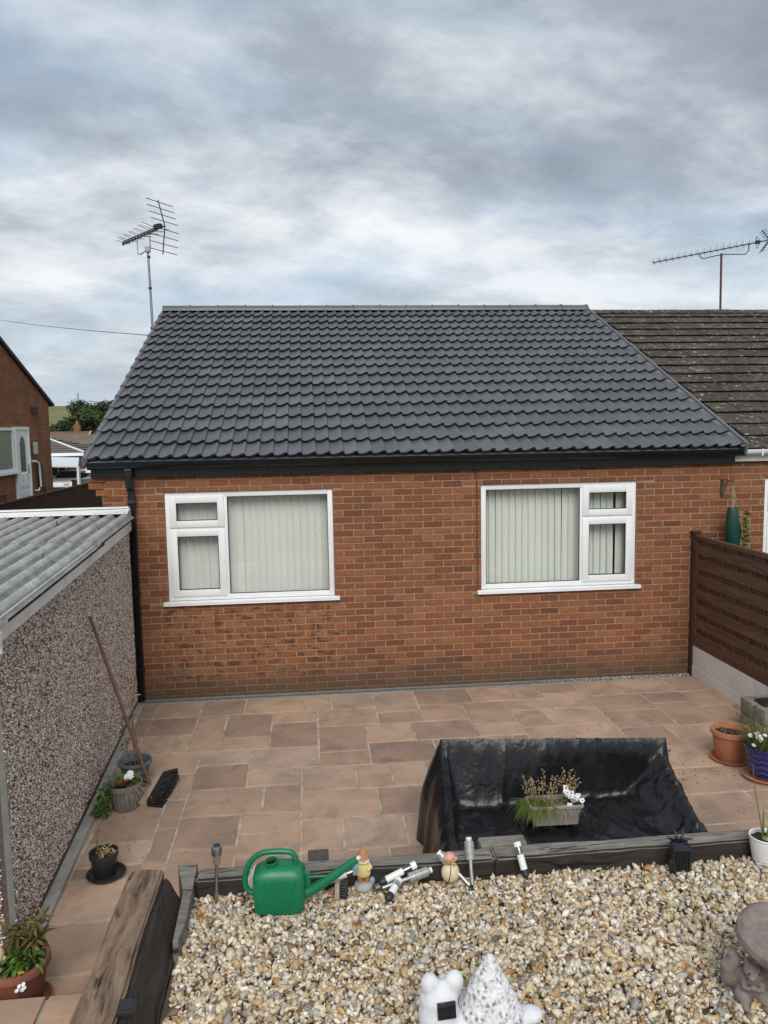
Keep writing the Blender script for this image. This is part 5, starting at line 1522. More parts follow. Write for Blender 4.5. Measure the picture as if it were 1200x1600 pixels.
def solar_light(label, base, tip, kind='stake', L=None):
    base = Vector(base); tip = Vector(tip); A = axis_matrix(base, tip); Lh = (tip-base).length
    t = thing('solar_light', label, 'solar light', base, 0, 'solar stake lights on the gravel')
    A = Matrix.Translation(-base) @ A
    rg = lambda m, z0, z1, r, n=14: m.lathe([(0, z0), (r, z0), (r, z1), (0, z1)], n, A)
    if kind == 'stake':          # slim steel tube, clear ribbed lens, cap with cell
        m = MB(); m.lathe([(0, -.06), (.004, -.04), (.008, 0)], 8, A); m.build('spike', BLACKR, t, 40)
        m = MB(); rg(m, 0, Lh*.66, .0095); m.build('stem', STEEL, t, 40)
        m = MB(); m.lathe([(.012, Lh*.66), (.022, Lh*.70), (.024, Lh*.85), (.022, Lh*.86)], 16, A); m.build('lens', CLEAR, t, 40)
        m = MB(); m.lathe([(0, Lh*.85), (.028, Lh*.85), (.0295, Lh*.87), (.0295, Lh*.97), (.027, Lh), (0, Lh)], 20, A); cp = m.build('cap', STEEL, t, 40)
        m = MB(); m.lathe([(0, Lh+.001), (.022, Lh+.001), (.022, Lh-.003)], 16, A); m.build('solar_cell', SOLARP, cp, 40)
    elif kind == 'tube':         # fallen white tube head with a dark open end
        m = MB(); rg(m, 0, Lh*.62, .020, 18); m.build('tube', WHITEP, t, 40)
        m = MB(); m.lathe([(.0205, Lh*.62), (.0215, Lh*.64), (.0215, Lh*.86), (.0205, Lh*.87)], 18, A); m.build('lens', CLEAR, t, 40)
        m = MB(); rg(m, Lh*.63, Lh*.86, .010); m.build('core', STEEL, t, 40)
        m = MB(); m.lathe([(0, Lh*.86), (.022, Lh*.86), (.022, Lh), (0, Lh)], 18, A); m.build('cap', WHITEP, t, 40)
        m = MB(); m.lathe([(.0, -.012), (.012, -.012), (.021, -.002), (.021, .03), (.0, .03)], 16, A); m.build('collar', BLACKR, t, 40)
        m = MB(); m.tube([A @ Vector((0, 0, -.010)), A @ Vector((.002, 0, -.055))], [.007, .002], 6); m.build('spike', BLACKR, t)
    elif kind == 'ringed':       # steel stem with ribbed cylindrical head
        m = MB(); m.lathe([(0, -.07), (.004, -.05), (.010, 0), (0, .0)], 8, A); m.build('spike', BLACKR, t, 40)
        m = MB(); rg(m, 0, Lh*.55, .0115); m.build('stem', STEEL, t, 40)
        z0 = Lh*.55; z1 = Lh*.96; pr = [(0, z0), (.026, z0), (.028, z0+.004)]
        for k in range(3):
            za = z0+.004+(z1-z0-.004)*k/3; zb = z0+.004+(z1-z0-.004)*(k+.80)/3
            pr += [(.0275, za), (.0275, zb), (.0250, zb+.001), (.0250, za+(z1-z0-.004)/3-.001)]
        pr += [(.024, z1), (.019, z1+.003), (.0185, Lh), (0, Lh)]
        m = MB(); m.lathe(pr, 20, A); m.build('lamp_head', simple('ribbed_lens', (.44, .44, .42), .25, .1, 40, 0, metal=.55), t, 40)
        m = MB(); rg(m, Lh+.0005, Lh+.012, .0165); m.build('cap', WHITEP, t, 40)
    return t
solar_light('upright solar stake light standing at the left corner of the gravel', (1.597, -4.545, GZ-.01), (1.612, -4.545, GZ+.325), 'stake')
solar_light('white solar tube lying behind the watering can spout', (2.165, -4.500, GZ+.035), (2.395, -4.475, GZ+.095), 'tube')
solar_light('white solar tube lying closest to the sleeper, right of the gnome', (2.498, -4.520, GZ+.028), (2.70, -4.470, GZ+.090), 'tube')
solar_light('fallen ribbed-head solar light pointing right, right of the gnome', (2.50, -4.565, GZ+.022), (2.775, -4.490, GZ+.060), 'ringed')
solar_light('short fallen solar tube with black open end facing the camera', (2.523, -4.665, GZ+.024), (2.595, -4.545, GZ+.050), 'tube')
solar_light('leaning ribbed solar light tucked behind the yellow ball ornament', (2.985, -4.570, GZ+.005), (2.835, -4.478, GZ+.150), 'ringed')
solar_light('ribbed solar light leaning back on the sleeper, right of the ball ornament', (3.005, -4.560, GZ+.00), (3.005, -4.468, GZ+.215), 'ringed')
solar_light('white solar tube propped against the sleeper before the trough planter', (3.315, -4.540, GZ+.02), (3.285, -4.458, GZ+.175), 'tube')
# small solar lamp clipped to the black beam
t = thing('solar_block_light', 'small black solar block light fixed to the black beam at the bottom', 'solar light', (1.352, -5.52, .5855))
m = MB(); m.cbox(-.035, .035, -.04, .04, 0.004, .030, .005); m.build('housing', BLACKR, t, 40)
m = MB(); m.box(-.027, .027, -.031, .031, .0302, .0325); m.build('solar_cell', SOLARP, t)

# figurine in yellow with an orange hat
t = thing('garden_figurine', 'small painted garden figurine in yellow with orange hat behind the spout', 'ornament', (2.40, -4.50, GZ-.005), R(5))
m = MB(); m.lathe([(0, 0), (.050, 0), (.054, .012), (.045, .028), (.028, .036), (0, .038)], 20, None, .12, 2); m.build('base', GREYF, t, 50)
m = MB(); m.ball((-.016, 0, .058), (.018, .020, .034), 12, 8); m.ball((.018, 0, .058), (.018, .020, .034), 12, 8); m.build('trousers', ORANGEF, t, 60)
m = MB(); m.lathe([(.0, .075), (.040, .080), (.044, .095), (.036, .125), (.026, .150), (.0, .156)], 18, None, .08, 5); m.build('tunic', YELLOWF, t, 60)
m = MB(); m.tube([(-.026, 0, .142), (-.048, -.008, .118), (-.052, -.018, .090)], [.012, .012, .010], 10); m.build('sleeve', BLUEF, t, 60)
m = MB(); m.tube([(.026, 0, .142), (.040, -.020, .125), (.022, -.034, .115)], [.012, .011, .009], 10); m.build('sleeve', YELLOWF, t, 60)
m = MB(); m.ball((0, -.004, .176), (.024, .025, .026), 16, 12); m.ball((0, -.029, .173), .006, 8, 6); m.build('head', SKINF, t, 60)
m = MB(); m.lathe([(.0, .150), (.034, .152), (.036, .158), (.024, .166), (.0, .166)], 18, None, .1, 1); m.build('ruff', CREAM, t, 60)
m = MB(); m.lathe([(.030, .182), (.033, .186), (.026, .200), (.014, .222), (.0, .232)], 16, None, .12, 4); m.build('hat', ORANGEF, t, 60)
m = MB(); m.ball((.050, .004, .030), (.018, .018, .024), 10, 8); m.build('boot', BLUEF, t, 60)
# brush stub lying under the spout
t = thing('hand_brush', 'short brush stub with pale wooden back below the can spout', 'brush', (2.262, -4.585, GZ))
m = MB(); m.cbox(-.022, .006, -.055, .055, .0, .085, .008, TR((0, 0, .0), (R(-20), 0, R(-8)))); m.build('back', BROOMB, t, 40)
m = MB(); rnd = random.Random(4)
for i in range(10):
    for j in range(6):
        p = Vector((.006, -.048+.096*i/9, .008+.068*j/5)); M_ = TR((0, 0, 0), (R(-20), 0, R(-8)))
        m.tube([M_ @ p, M_ @ (p+Vector((.038, rnd.uniform(-.006, .006), rnd.uniform(-.006, .006))))], .005, 5)
m.build('bristles', BRIST, t)
# pale ball ornament with animal head and pink hat
t = thing('yellow_ball_ornament', 'pale yellow ball ornament with a little animal head in pink cap', 'ornament', (2.890, -4.515, GZ-.004))
m = MB(); m.ball((0, 0, .058), (.052, .050, .058), 24, 16); m.build('ball', CREAM, t, 60)
m = MB(); m.tube([(.053*math.cos(a)*.25-.014+.0*a, -.053*math.sin(a), .058+.060*math.cos(a)) for a in [k*PI/10 for k in range(11)]], .0022, 5); m.build('strap', BLACKR, t)
m = MB(); m.ball((.0, -.006, .132), (.030, .026, .024), 16, 10); m.ball((.012, -.028, .126), (.013, .012, .010), 10, 8); m.build('head', simple('tan_resin', (.46, .28, .12), .6, .15, 40), t, 60)
m = MB(); m.lathe([(.026, .0), (.034, .004), (.030, .016), (.012, .026), (0, .028)], 14, TR((-.006, .0, .148), (0, R(-14), 0)), .1); m.build('cap', PINKF, t, 60)
for s in (-1, 1):
    m = MB(); m.ball((.030*s, .0, .138), (.010, .006, .013), 8, 6); m.build('ear', SKINF, t, 60)
m = MB(); m.ball((.016, -.032, .137), .004, 6, 5); m.build('eye', BLACKR, t); m = MB(); m.ball((-.004, -.031, .138), .004, 6, 5); m.build('eye', BLACKR, t)
# crumpled bag behind the can
def crumple(name, label, loc, s, mat, seed, cat):
    m = MB(); m.ball((0, 0, 0), (1, 1, 1), 26, 18)
    for k, v in enumerate(m.v):
        n_ = noise.noise(v*1.6+Vector((seed, 0, 0)))*.35+noise.noise(v*4+Vector((seed, 3, 0)))*.15
        v *= (1+n_); m.v[k] = Vector((v.x*s[0], v.y*s[1], max(v.z, -.95)*s[2]+s[2]*.95))
    return tag(m.build(name, mat, smooth=40, loc=loc), label, cat)
crumple('crumpled_bag', 'crumpled white and pink bag behind the watering can handle', (1.835, -4.505, GZ-.005), (.075, .045, .085), PAPER, 4, 'bag')
crumple('stone', 'small pale stone on the patio behind the watering can', (1.985, -4.235, .0), (.05, .05, .27), GREYF, 8, 'stone')
m = MB(); m.cbox(-.06, .06, -.05, .05, 0, .50, .006)
o = m.build('stone_block', simple('dark_block', (.075, .065, .055), .95, .3, 20, .5, .01), loc=(2.155, -4.27, 0)); tag(o, 'dark grey block standing behind the sleeper near the can', 'block')
m = MB(); m.cbox(-.14, .14, -.05, .05, 0, .505, .01)
o = m.build('stone_block', STONEG, loc=(3.25, -4.268, .0)); tag(o, 'mossy grey block standing behind the sleeper at the black sheeting', 'block')

# black lantern box near the sleeper
t = thing('solar_lantern', 'black solar lantern box with mesh front and spiky top on the gravel', 'solar light', (4.215, -4.545, GZ-.01), R(-8))
m = MB(); m.box(-.045, .055, -.03, .04, 0, .005); m.box(-.045, .055, .034, .04, .005, .145); m.box(.050, .055, -.03, .034, .005, .145); m.box(-.045, -.040, -.03, .034, .005, .145); m.build('box', BLACKR, t)
m = MB()
for i in range(8): m.box(-.040+.0125*i, -.0355+.0125*i, -.030, -.026, .005, .14)
for j in range(10): m.box(-.04, .05, -.0255, -.022, .010+.0135*j, .0145+.0135*j)
m.build('mesh_front', BLACKR, t)
m = MB(); m.cbox(-.042, .052, -.048, .030, -.004, .004, .002, TR((0, 0, .150), (R(24), 0, 0))); p_ = m.build('solar_panel', SOLARP, t, 40)
m = MB(); m.prism([(-.055, .02), (-.035, -.02), (-.01, .0), (.0, .06), (-.02, .11), (-.05, .10)], 'x', -.078, -.072, TR((0, 0, 0), (0, R(-10), R(28)))); m.build('side_flap', BLACKR, t)
m = MB(); rnd = random.Random(3)
for k in range(14):
    a = rnd.uniform(0, PI); m.leaf((-.03+.07*k/13, .02, .160), (math.cos(a)*1.3, rnd.uniform(-.3, .4), .30), rnd.uniform(.05, .085), .018)
m.build('spiky_top', BLACKR, t)
m = MB(); m.tube([(.058, -.02, .0), (.060, -.02, .09), (.058, -.01, .15)], .003, 5); m.build('wire', BLACKR, t)

# white snail ornament
def fuse(m, name, mat, parent, vox=.007, sm=8):
    o = m.build(name, mat, parent)
    r_ = o.modifiers.new('remesh', 'REMESH'); r_.mode = 'VOXEL'; r_.voxel_size = vox; r_.use_smooth_shade = True
    s_ = o.modifiers.new('smooth', 'SMOOTH'); s_.iterations = sm; s_.factor = .5
    return o
t = thing('snail_ornament', 'white snail ornament with pitted conical shell and ball eyes, bottom centre', 'ornament', (2.81, -5.565, GZ-.012))
t.scale = (1.2, 1.2, 1.2)
m = MB()
m.ball((-.14, -.01, .075), (.075, .060, .085), 20, 14); m.ball((-.14, -.01, .135), (.070, .055, .06), 18, 12)
m.tube([(-.165, -.01, .15), (-.172, -.01, .185)], .030, 12); m.tube([(-.095, -.01, .15), (-.088, -.01, .19)], .030, 12)
m.ball((-.172, -.012, .190), (.034, .034, .038), 16, 12); m.ball((-.085, -.012, .195), (.034, .034, .038), 16, 12)
m.ball((0, 0, .03), (.21, .085, .042), 24, 10); m.ball((.19, .0, .03), (.05, .04, .03), 14, 8)
fuse(m, 'body', STONEW, t, .008, 5)
m = MB(); n, rows = 110, 80; vs = []; fs = []
for j in range(rows+1):
    f = j/rows
    for k in range(n):
        a = 2*PI*k/n
        ph = (f*4.2-a/(2*PI)) % 1.0
        r_ = (.118*(1-f)**.85+.004)*(1+.085*math.sin(ph*PI)**.8-.03)
        if f < .12: r_ *= .80+.20*math.sin(f/.12*PI/2)
        z = .03+.245*f
        p = Vector((r_*math.cos(a), r_*math.sin(a)*.92, z))
        d = noise.voronoi(p*52)[0][0]
        r2_ = r_+.015*(min(d, .8)-.4)
        vs.append((.045+r2_*math.cos(a), .0+r2_*math.sin(a)*.92, z))
for j in range(rows):
    for k in range(n): fs.append((j*n+k, j*n+(k+1) % n, (j+1)*n+(k+1) % n, (j+1)*n+k))
fs.append(tuple(rows*n+k for k in range(n))); m.add(vs, fs)
mm, nt, b = newmat('pitted_white_stone'); c = coords(nt)
cd_ = nd(nt, 'ShaderNodeVectorMath', {0: c, 1: nd(nt, 'ShaderNodeVectorMath', {0: noi(nt, c, 70, 3, .6, 0, 1), 'Scale': .016}, operation='SCALE').outputs[0]}, operation='ADD').outputs[0]
v_ = nd(nt, 'ShaderNodeTexVoronoi', {'Vector': cd_, 'Scale': 52.0})
ds = v_.outputs['Distance']
rr_ = nd(nt, 'ShaderNodeSeparateColor', {0: v_.outputs['Color']}).outputs[0]
pit = math_(nt, 'MULTIPLY', ramp(nt, ds, [(0.22, 1.0), (0.48, 0.0)]), ramp(nt, rr_, [(0.15, 0.0), (0.4, 0.9)]))
cc = mixc(nt, pit, ramp(nt, noi(nt, c, 40, 4), [(0.3, (.56, .56, .58)), (0.6, (.74, .74, .76))]), (.17, .155, .15))
cc = mixc(nt, ramp(nt, noi(nt, c, 90, 3, .7), [(0.60, 0.0), (0.70, 0.6)]), cc, (.24, .22, .21))
setin(nt, b, col=cc, rough=.9, nor=bump(nt, noi(nt, c, 160, 3), .4, .004))
m.build('shell', mm, t, 60)
m = MB(); m.cbox(-.033, .033, -.004, .004, -.028, .028, .003, TR((-.122, -.066, .128), (R(-14), 0, R(4)))); m.build('solar_panel', SOLARP, t, 40)

# stone toadstool with squirrel
t = thing('toadstool_ornament', 'brown cast stone toadstool with a squirrel at its stem, lower right', 'ornament', (4.15, -5.49, GZ-.012), R(-12))
t.scale = (1.05, 1.05, 1.0)
m = MB(); m.lathe([(0, .235), (.07, .240), (.125, .252), (.160, .278), (.170, .300), (.166, .322), (.150, .334), (.128, .334), (.095, .322), (.05, .312), (0, .309)], 40, TR((.02, 0, -.045), (R(12), R(4), 0), 1.10), .07, 3); m.build('cap', STONEB, t, 32)
m = MB(); vs = []; fs = []; n = 60
prof = [(.105, 0), (.108, .03), (.090, .09), (.072, .15), (.066, .20), (.078, .255), (.085, .275)]
for j, (r_, z) in enumerate(prof):
    for k in range(n):
        a = 2*PI*k/n; q = r_*(1+.035*math.sin(a*17+z*30)); vs.append((q*math.cos(a)+.02, q*math.sin(a), z))
for j in range(len(prof)-1):
    for k in range(n): fs.append((j*n+k, j*n+(k+1) % n, (j+1)*n+(k+1) % n, (j+1)*n+k))
fs += [tuple(range(n-1, -1, -1)), tuple((len(prof)-1)*n+k for k in range(n))]; m.add(vs, fs); m.build('stem', STONEB, t, 50)
m = MB()
m.ball((-.085, -.065, .075), (.060, .052, .078), 18, 14)          # body
m.ball((-.090, -.098, .150), (.034, .040, .033), 16, 12)          # head
m.ball((-.100, -.132, .143), (.017, .018, .015), 10, 8)           # muzzle
m.ball((-.068, -.085, .188), (.010, .009, .020), 10, 8); m.ball((-.108, -.082, .186), (.010, .009, .020), 10, 8)
m.tube([(-.055, -.105, .100), (-.060, -.130, .085), (-.085, -.140, .095)], [.018, .014, .011], 10); m.tube([(-.120, -.095, .100), (-.128, -.125, .088), (-.108, -.140, .095)], [.017, .013, .010], 10)
m.ball((-.045, -.100, .035), (.034, .045, .036), 14, 10); m.ball((-.125, -.100, .035), (.034, .045, .036), 14, 10)
m.ball((-.045, -.142, .014), (.018, .034, .014), 10, 8); m.ball((-.125, -.142, .014), (.018, .034, .014), 10, 8)
m.tube([(-.13, -.03, .03), (-.165, -.04, .07), (-.165, -.045, .13), (-.145, -.05, .175), (-.16, -.055, .205)], [.022, .034, .036, .030, .016], 12)
m.ball((-.097, -.145, .105), (.014, .014, .014), 10, 8)           # nut
m.ball((-.06, -.03, .01), (.12, .11, .02), 20, 8)
fuse(m, 'squirrel', STONEB, t, .005, 2)
for s in (-1, 1):
    m = MB(); m.ball((-.090+.021*s, -.130, .158), .0048, 8, 6); m.build('eye', BLACKR, t)

# bits of soil scattered near the pots
m = MB(); rnd = random.Random(17)
for k in range(45):
    x, y = 5.45+rnd.gauss(0, .22), -2.55+rnd.gauss(0, .28); s = rnd.uniform(.002, .007)*(2.4 if k < 4 else 1)
    m.ball((x, y, .006), (s, s*.8, s*.6), 6, 4)
for k in range(160):
    x, y = rnd.uniform(.6, 6.5), rnd.uniform(-3.6, -.15); s = rnd.uniform(.0025, .006)
    m.ball((x, y, .005), (s, s*.8, s*.6), 5, 3)
o = m.build('soil_crumbs', SOIL); o['kind'] = 'stuff'; tag(o, 'dark crumbs of soil scattered on the paving', 'soil')
m = MB()
for k in range(420):
    x = rnd.uniform(4.6, 6.58); y = rnd.uniform(-.12, -.01) ; s = rnd.uniform(.004, .011)
    if rnd.random() < (x-4.4)/2.2: m.ball((x, y, .008), (s, s*.8, s*.7), 6, 4)
o = m.build('drain_grit', simple('pale_grit', (.42, .40, .36), .9, .3, 60, .2)); o['kind'] = 'stuff'; tag(o, 'pale grit lying on the drain near the fence', 'gravel')

# ---------------------------------------------------------------- aerials and wire
def aerial_left():
    t = thing('television_aerial', 'television aerial with broad double reflector on a mast at the left roof edge', 'aerial', (-.235, 4.28, 4.40))
    L = lambda x, y, z: Vector((x+.235, y-4.28, z-4.40))
    m = MB(); m.tube([L(-.225, 4.28, 4.35), L(-.235, 4.28, 5.3), L(-.245, 4.28, 5.87)], [.020, .019, .017], 10); m.build('mast', DULLMETAL, t, 50)
    for z in (4.60, 5.22, 5.70):
        m = MB(); m.lathe([(.0, 0), (.026, 0), (.026, .035), (0, .035)], 10, TR(L(-.235, 4.28, z))); m.build('mast_clamp', BLACKR, t)
    m = MB(); m.box(-.03, .10, -.02, .02, -.02, .02, TR(L(-.23, 4.28, 4.53))); m.build('roof_bracket', DARKMETAL, t)
    a, b = Vector((-.70, 4.62, 5.985)), Vector((.055, 4.08, 6.14)); d = (b-a); dn = d.normalized()
    pe = Vector((-d.y, d.x, 0)).normalized()*-1       # element direction: away and right
    m = MB(); m.tube([L(*a), L(*b)], .012, 8); bm_ = m.build('boom', DARKMETAL, t)
    m = MB(); m.tube([L(*(a+Vector((0, 0, .035)))), L(*(b-dn*.12+Vector((0, 0, .03))))], .010, 6); m.build('boom', DARKMETAL, t)
    for k in range(12):
        c = a+d*(.02+.80*k/11)
        for s in (1, -1):
            m = MB(); e = pe*(.15+.012*k)*s
            m.tube([L(*(c+Vector((0, 0, .02)))), L(*(c+e+Vector((0, 0, .035+.02*(k % 2)))))], .0042, 5); m.build('director', DARKMETAL, t)
        m = MB(); m.cbox(-.014, .014, -.014, .014, -.022, .040, .004, TR(L(*c))); m.build('director_clip', BLACKR, t)
    m = MB(); m.cbox(-.07, .07, -.03, .03, -.03, .04, .006, TR(L(*(b-dn*.13+Vector((0, 0, .03)))), (0, 0, math.atan2(d.y, d.x)))); m.build('dipole_box', BLACKR, t)
    c0 = b+dn*.02; up_ = Vector((0, 0, 1))
    for s, tip in ((1, c0+Vector((-.10, .07, .40))), (-1, c0+Vector((-.06, .05, -.42)))):
        m = MB(); m.tube([L(*c0), L(*tip)], .010, 6); m.build('reflector_spine', DARKMETAL, t)
        for k in range(4):
            p = c0.lerp(tip, (k+.7)/4 if s > 0 else (k+.55)/4)
            m = MB(); m.tube([L(*(p-pe*.30)), L(*(p+pe*.26))], .0062, 5); m.build('reflector_rod', DARKMETAL, t)
    m = MB(); p1 = a+d*.36; p2 = a+d*.66
    m.tube([L(*p1), L(p1.x, p1.y, 5.80), L(p1.x+.05, p1.y-.04, 5.78), L(p2.x-.05, p2.y+.04, 5.84), L(p2.x, p2.y, 5.87), L(*p2)], .009, 8); m.build('cradle', DULLMETAL, t, 50)
    m = MB(); m.cbox(-.04, .04, -.035, .035, -.04, .05, .006, TR(L(-.243, 4.28, 5.83))); m.build('mast_head_clamp', DULLMETAL, t)
aerial_left()
def aerial_right():
    t = thing('long_yagi_aerial', 'long thin aerial on a rusty mast behind the brown roof, right', 'aerial', (9.735, 5.2, 4.85))
    L = lambda x, z, y=0.0: Vector((x-9.735, y, z-4.85))
    m = MB(); m.tube([L(9.745, 4.85), L(9.735, 6.02)], .019, 10); m.build('mast', RUST, t, 50)
    a, b = L(8.56, 5.905, .25), L(10.52, 6.215, -.2)
    m = MB(); m.tube([a, b], .011, 8); m.build('boom', DARKMETAL, t)
    m = MB(); m.tube([a.lerp(b, .41), a.lerp(b, .41)+Vector((0, 0, -.06)), a.lerp(b, .43)+Vector((.02, 0, -.10)), Vector((-.1, 0, 1.13)), Vector((.05, 0, 1.155)), a.lerp(b, .80)+Vector((0, 0, -.17)), a.lerp(b, .825)+Vector((.01, 0, -.11)), a.lerp(b, .825)], .009, 8); m.build('cradle', DARKMETAL, t, 50)
    d = (b-a).normalized(); pe = Vector((-d.y, d.x, 0)).normalized()
    for k in range(17):
        c = a.lerp(b, .005+.88*k/16)
        m = MB(); s = .10
        m.tube([c+Vector((0, 0, .0))+pe*s+Vector((-.02, 0, .055)), c+pe*.02, c-pe*.02, c-pe*s+Vector((.01, 0, -.045))], .0038, 5)
        m.tube([c+pe*.02+Vector((.02, 0, -.04)), c, c-pe*s+Vector((-.03, 0, .06))], .0035, 5); m.build('director', DULLMETAL, t)
        m = MB(); m.ball(c, .015, 8, 6); m.build('director_clip', BLACKR, t)
    c = a.lerp(b, .90); m = MB(); m.cbox(-.03, .03, -.03, .03, -.03, .03, .005, TR(c)); m.build('dipole_box', BLACKR, t)
    m = MB(); m.tube([c+Vector((-.02, 0, .10)), c+Vector((.02, .08, 0)), c+Vector((-.01, 0, -.11)), c+Vector((.02, -.08, 0)), c+Vector((-.02, 0, .10))], .005, 5); m.build('dipole', DARKMETAL, t)
    for s, tip in ((1, b+Vector((-.13, .02, .17))), (-1, b+Vector((-.14, .02, -.21)))):
        m = MB(); m.tube([b, tip], .009, 6)
        for k in range(5):
            p = b.lerp(tip, (k+.6)/5); m.tube([p-pe*.14, p+pe*.14], .006, 5)
        m.build('reflector', DARKMETAL, t)
aerial_right()
m = MB(); pts = []
for k in range(25):
    f = k/24; p = Vector((-.33, 4.75, 4.56)).lerp(Vector((-22, 42.6, 11.7)), f); p.z -= .35*4*f*(1-f); pts.append(p)
m.tube(pts, .006, 6); o = m.build('telephone_wire', WIREM); tag(o, 'thin telephone wire running to the left roof edge', 'wire')

# ---------------------------------------------------------------- left neighbour and its fence
def make_left_house():
    H = thing('gabled_house', 'red brick gabled house with white side door at the left edge', 'house', (-5.1, 0, 0))
    ya, yb = 7.0, 14.42
    ze = 3.90; zp = ze+(14.42-8.6)*.395
    m = MB()
    m.prism([(2.8, .8), (yb, .8), (yb, ze), (8.6, zp), (2.8, ze)], 'x', -9.0, 0)
    m.build('wall', FARBRICK, H)
    m = MB(); th = .10; ov = .07
    m.prism([(yb+.20, ze-.10), (yb+.22, ze-.01), (8.6, zp+.10), (8.6, zp-.005)], 'x', -9.1, ov); m.prism([(2.6, ze-.10), (2.58, ze-.01), (8.599, zp+.10), (8.599, zp-.005)], 'x', -9.1, ov)
    rf = m.build('roof', simple('dark_brown_roof', (.055, .036, .030), .9, .2, 4, .2), H)
    m = MB(); m.box(-9.0, ov+.02, yb+.16, yb+.27, ze-.12, ze-.03); m.build('gutter', BLACKR, H)
    # white window left of the door
    wn = bpy.data.objects.new('window', None); COL.objects.link(wn); wn.parent = H
    m = MB(); y0, y1, z0, z1 = 9.6, 11.50, 2.08, 3.16
    for q in ((y0, y0+.07, z0, z1), (y1-.07, y1, z0, z1), (y0+.07, y1-.07, z0, z0+.07), (y0+.07, y1-.07, z1-.07, z1)): m.box(.002, .05, q[0], q[1], q[2], q[3])
    m.build('frame', UPVC, wn)
    m = MB(); m.box(.003, .02, y0+.07, y1-.07, z0+.07, z1-.07); m.build('pane', simple('blinded_glass', (.22, .23, .22), .12, .1, 4), wn)
    m = MB(); m.box(.0, .10, y0-.05, y1+.05, z0-.06, z0-.005); m.build('sill', UPVC, wn)
    d = bpy.data.objects.new('door', None); COL.objects.link(d); d.parent = H
    m = MB(); y0, y1, z0, z1 = 11.56, 12.55, 1.12, 3.18
    m.box(.002, .07, y0, y0+.07, z0, z1); m.box(.002, .07, y1-.07, y1, z0, z1); m.box(.002, .07, y0+.07, y1-.07, z1-.07, z1); m.build('frame', UPVC, d)
    m = MB(); m.box(.002, .04, y0+.07, y1-.07, z0, z1-.07); m.build('leaf', UPVC, d)
    m = MB(); pts = [(11.90, 2.05), (12.24, 2.05), (12.24, 2.75), (12.17, 2.90), (12.07, 2.95), (11.97, 2.90), (11.90, 2.75)]
    m.prism(pts, 'x', .041, .05); m.build('glass', simple('patterned_glass', (.08, .10, .11), .15, .4, 14), d)
    for zz_ in (1.25, 1.65):
        m = MB(); m.cbox(.040, .052, 11.80, 12.05, zz_, zz_+.30, .005); m.cbox(.040, .052, 12.12, 12.36, zz_, zz_+.30, .005); m.build('panel', UPVC, d)
    m = MB(); m.box(.04, .07, 12.38, 12.42, 2.0, 2.22); m.build('handle', STEEL, d)
    m = MB(); m.cbox(.002, .10, 12.90, 13.08, 2.45, 2.78, .03); m.build('wall_light', simple('lamp_cover', (.42, .42, .38), .4), H)
    m = MB(); m.tube([(.003, 12.78, 2.28), (.10, 12.80, 2.28), (.12, 13.0, 2.22), (.12, 13.05, 1.60), (.10, 12.9, 1.50), (.003, 12.9, 1.50)], .024, 8); m.build('handrail', UPVC, H, 50)
    m = MB(); m.tube([(.10, 11.75, 2.00), (.16, 11.9, 2.0), (.18, 12.05, 1.9), (.18, 12.05, 1.2)], .022, 8); m.build('handrail', UPVC, H, 50)
    m = MB(); m.box(.002, .10, 13.10, 13.40, 1.62, 2.24); m.build('meter_box', simple('meter_box', (.045, .035, .03), .6), H)
    m = MB(); m.box(.002, .05, 12.98, 13.40, 3.55, 3.72); m.build('air_vent', simple('vent_brown', (.05, .025, .02), .8), H)
make_left_house()
def make_left_fence():
    H = thing('closeboard_fence', 'dark brown vertical board fence behind the garage roof', 'fence', (-4.3, 0, 0))
    y = 6.4; post = [3.54, 6.04, 8.58, 11.12, 13.68, 16.22, 18.7]
    for a in post:
        m = MB(); m.cbox(-.05, .05, a-.05, a+.05, -.1, 1.68, .006); m.cbox(-.06, .06, a-.06, a+.06, 1.68, 1.71, .006); m.build('post', FENCED, H)
    for a, b in zip(post, post[1:]):
        m = MB(); q = a+.055; rnd = random.Random(int(a*10))
        while q < b-.12:
            j = rnd.uniform(0, .004); m.box(.012+j, .026+j, q, q+.105, .0, 1.52); m.box(.0285+j, .036+j, q+.070, q+.125, 0, 1.515); q += .118
        m.build('boards', FENCED, H); 
        m = MB(); m.box(-.01, .055, a+.052, b-.052, 1.525, 1.555); m.build('capping_rail', FENCEW, H)
        m = MB(); m.box(-.04, .011, a+.052, b-.052, .35, .43); m.box(-.04, .011, a+.052, b-.052, 1.15, 1.23); m.build('rail', FENCED, H)
make_left_fence()

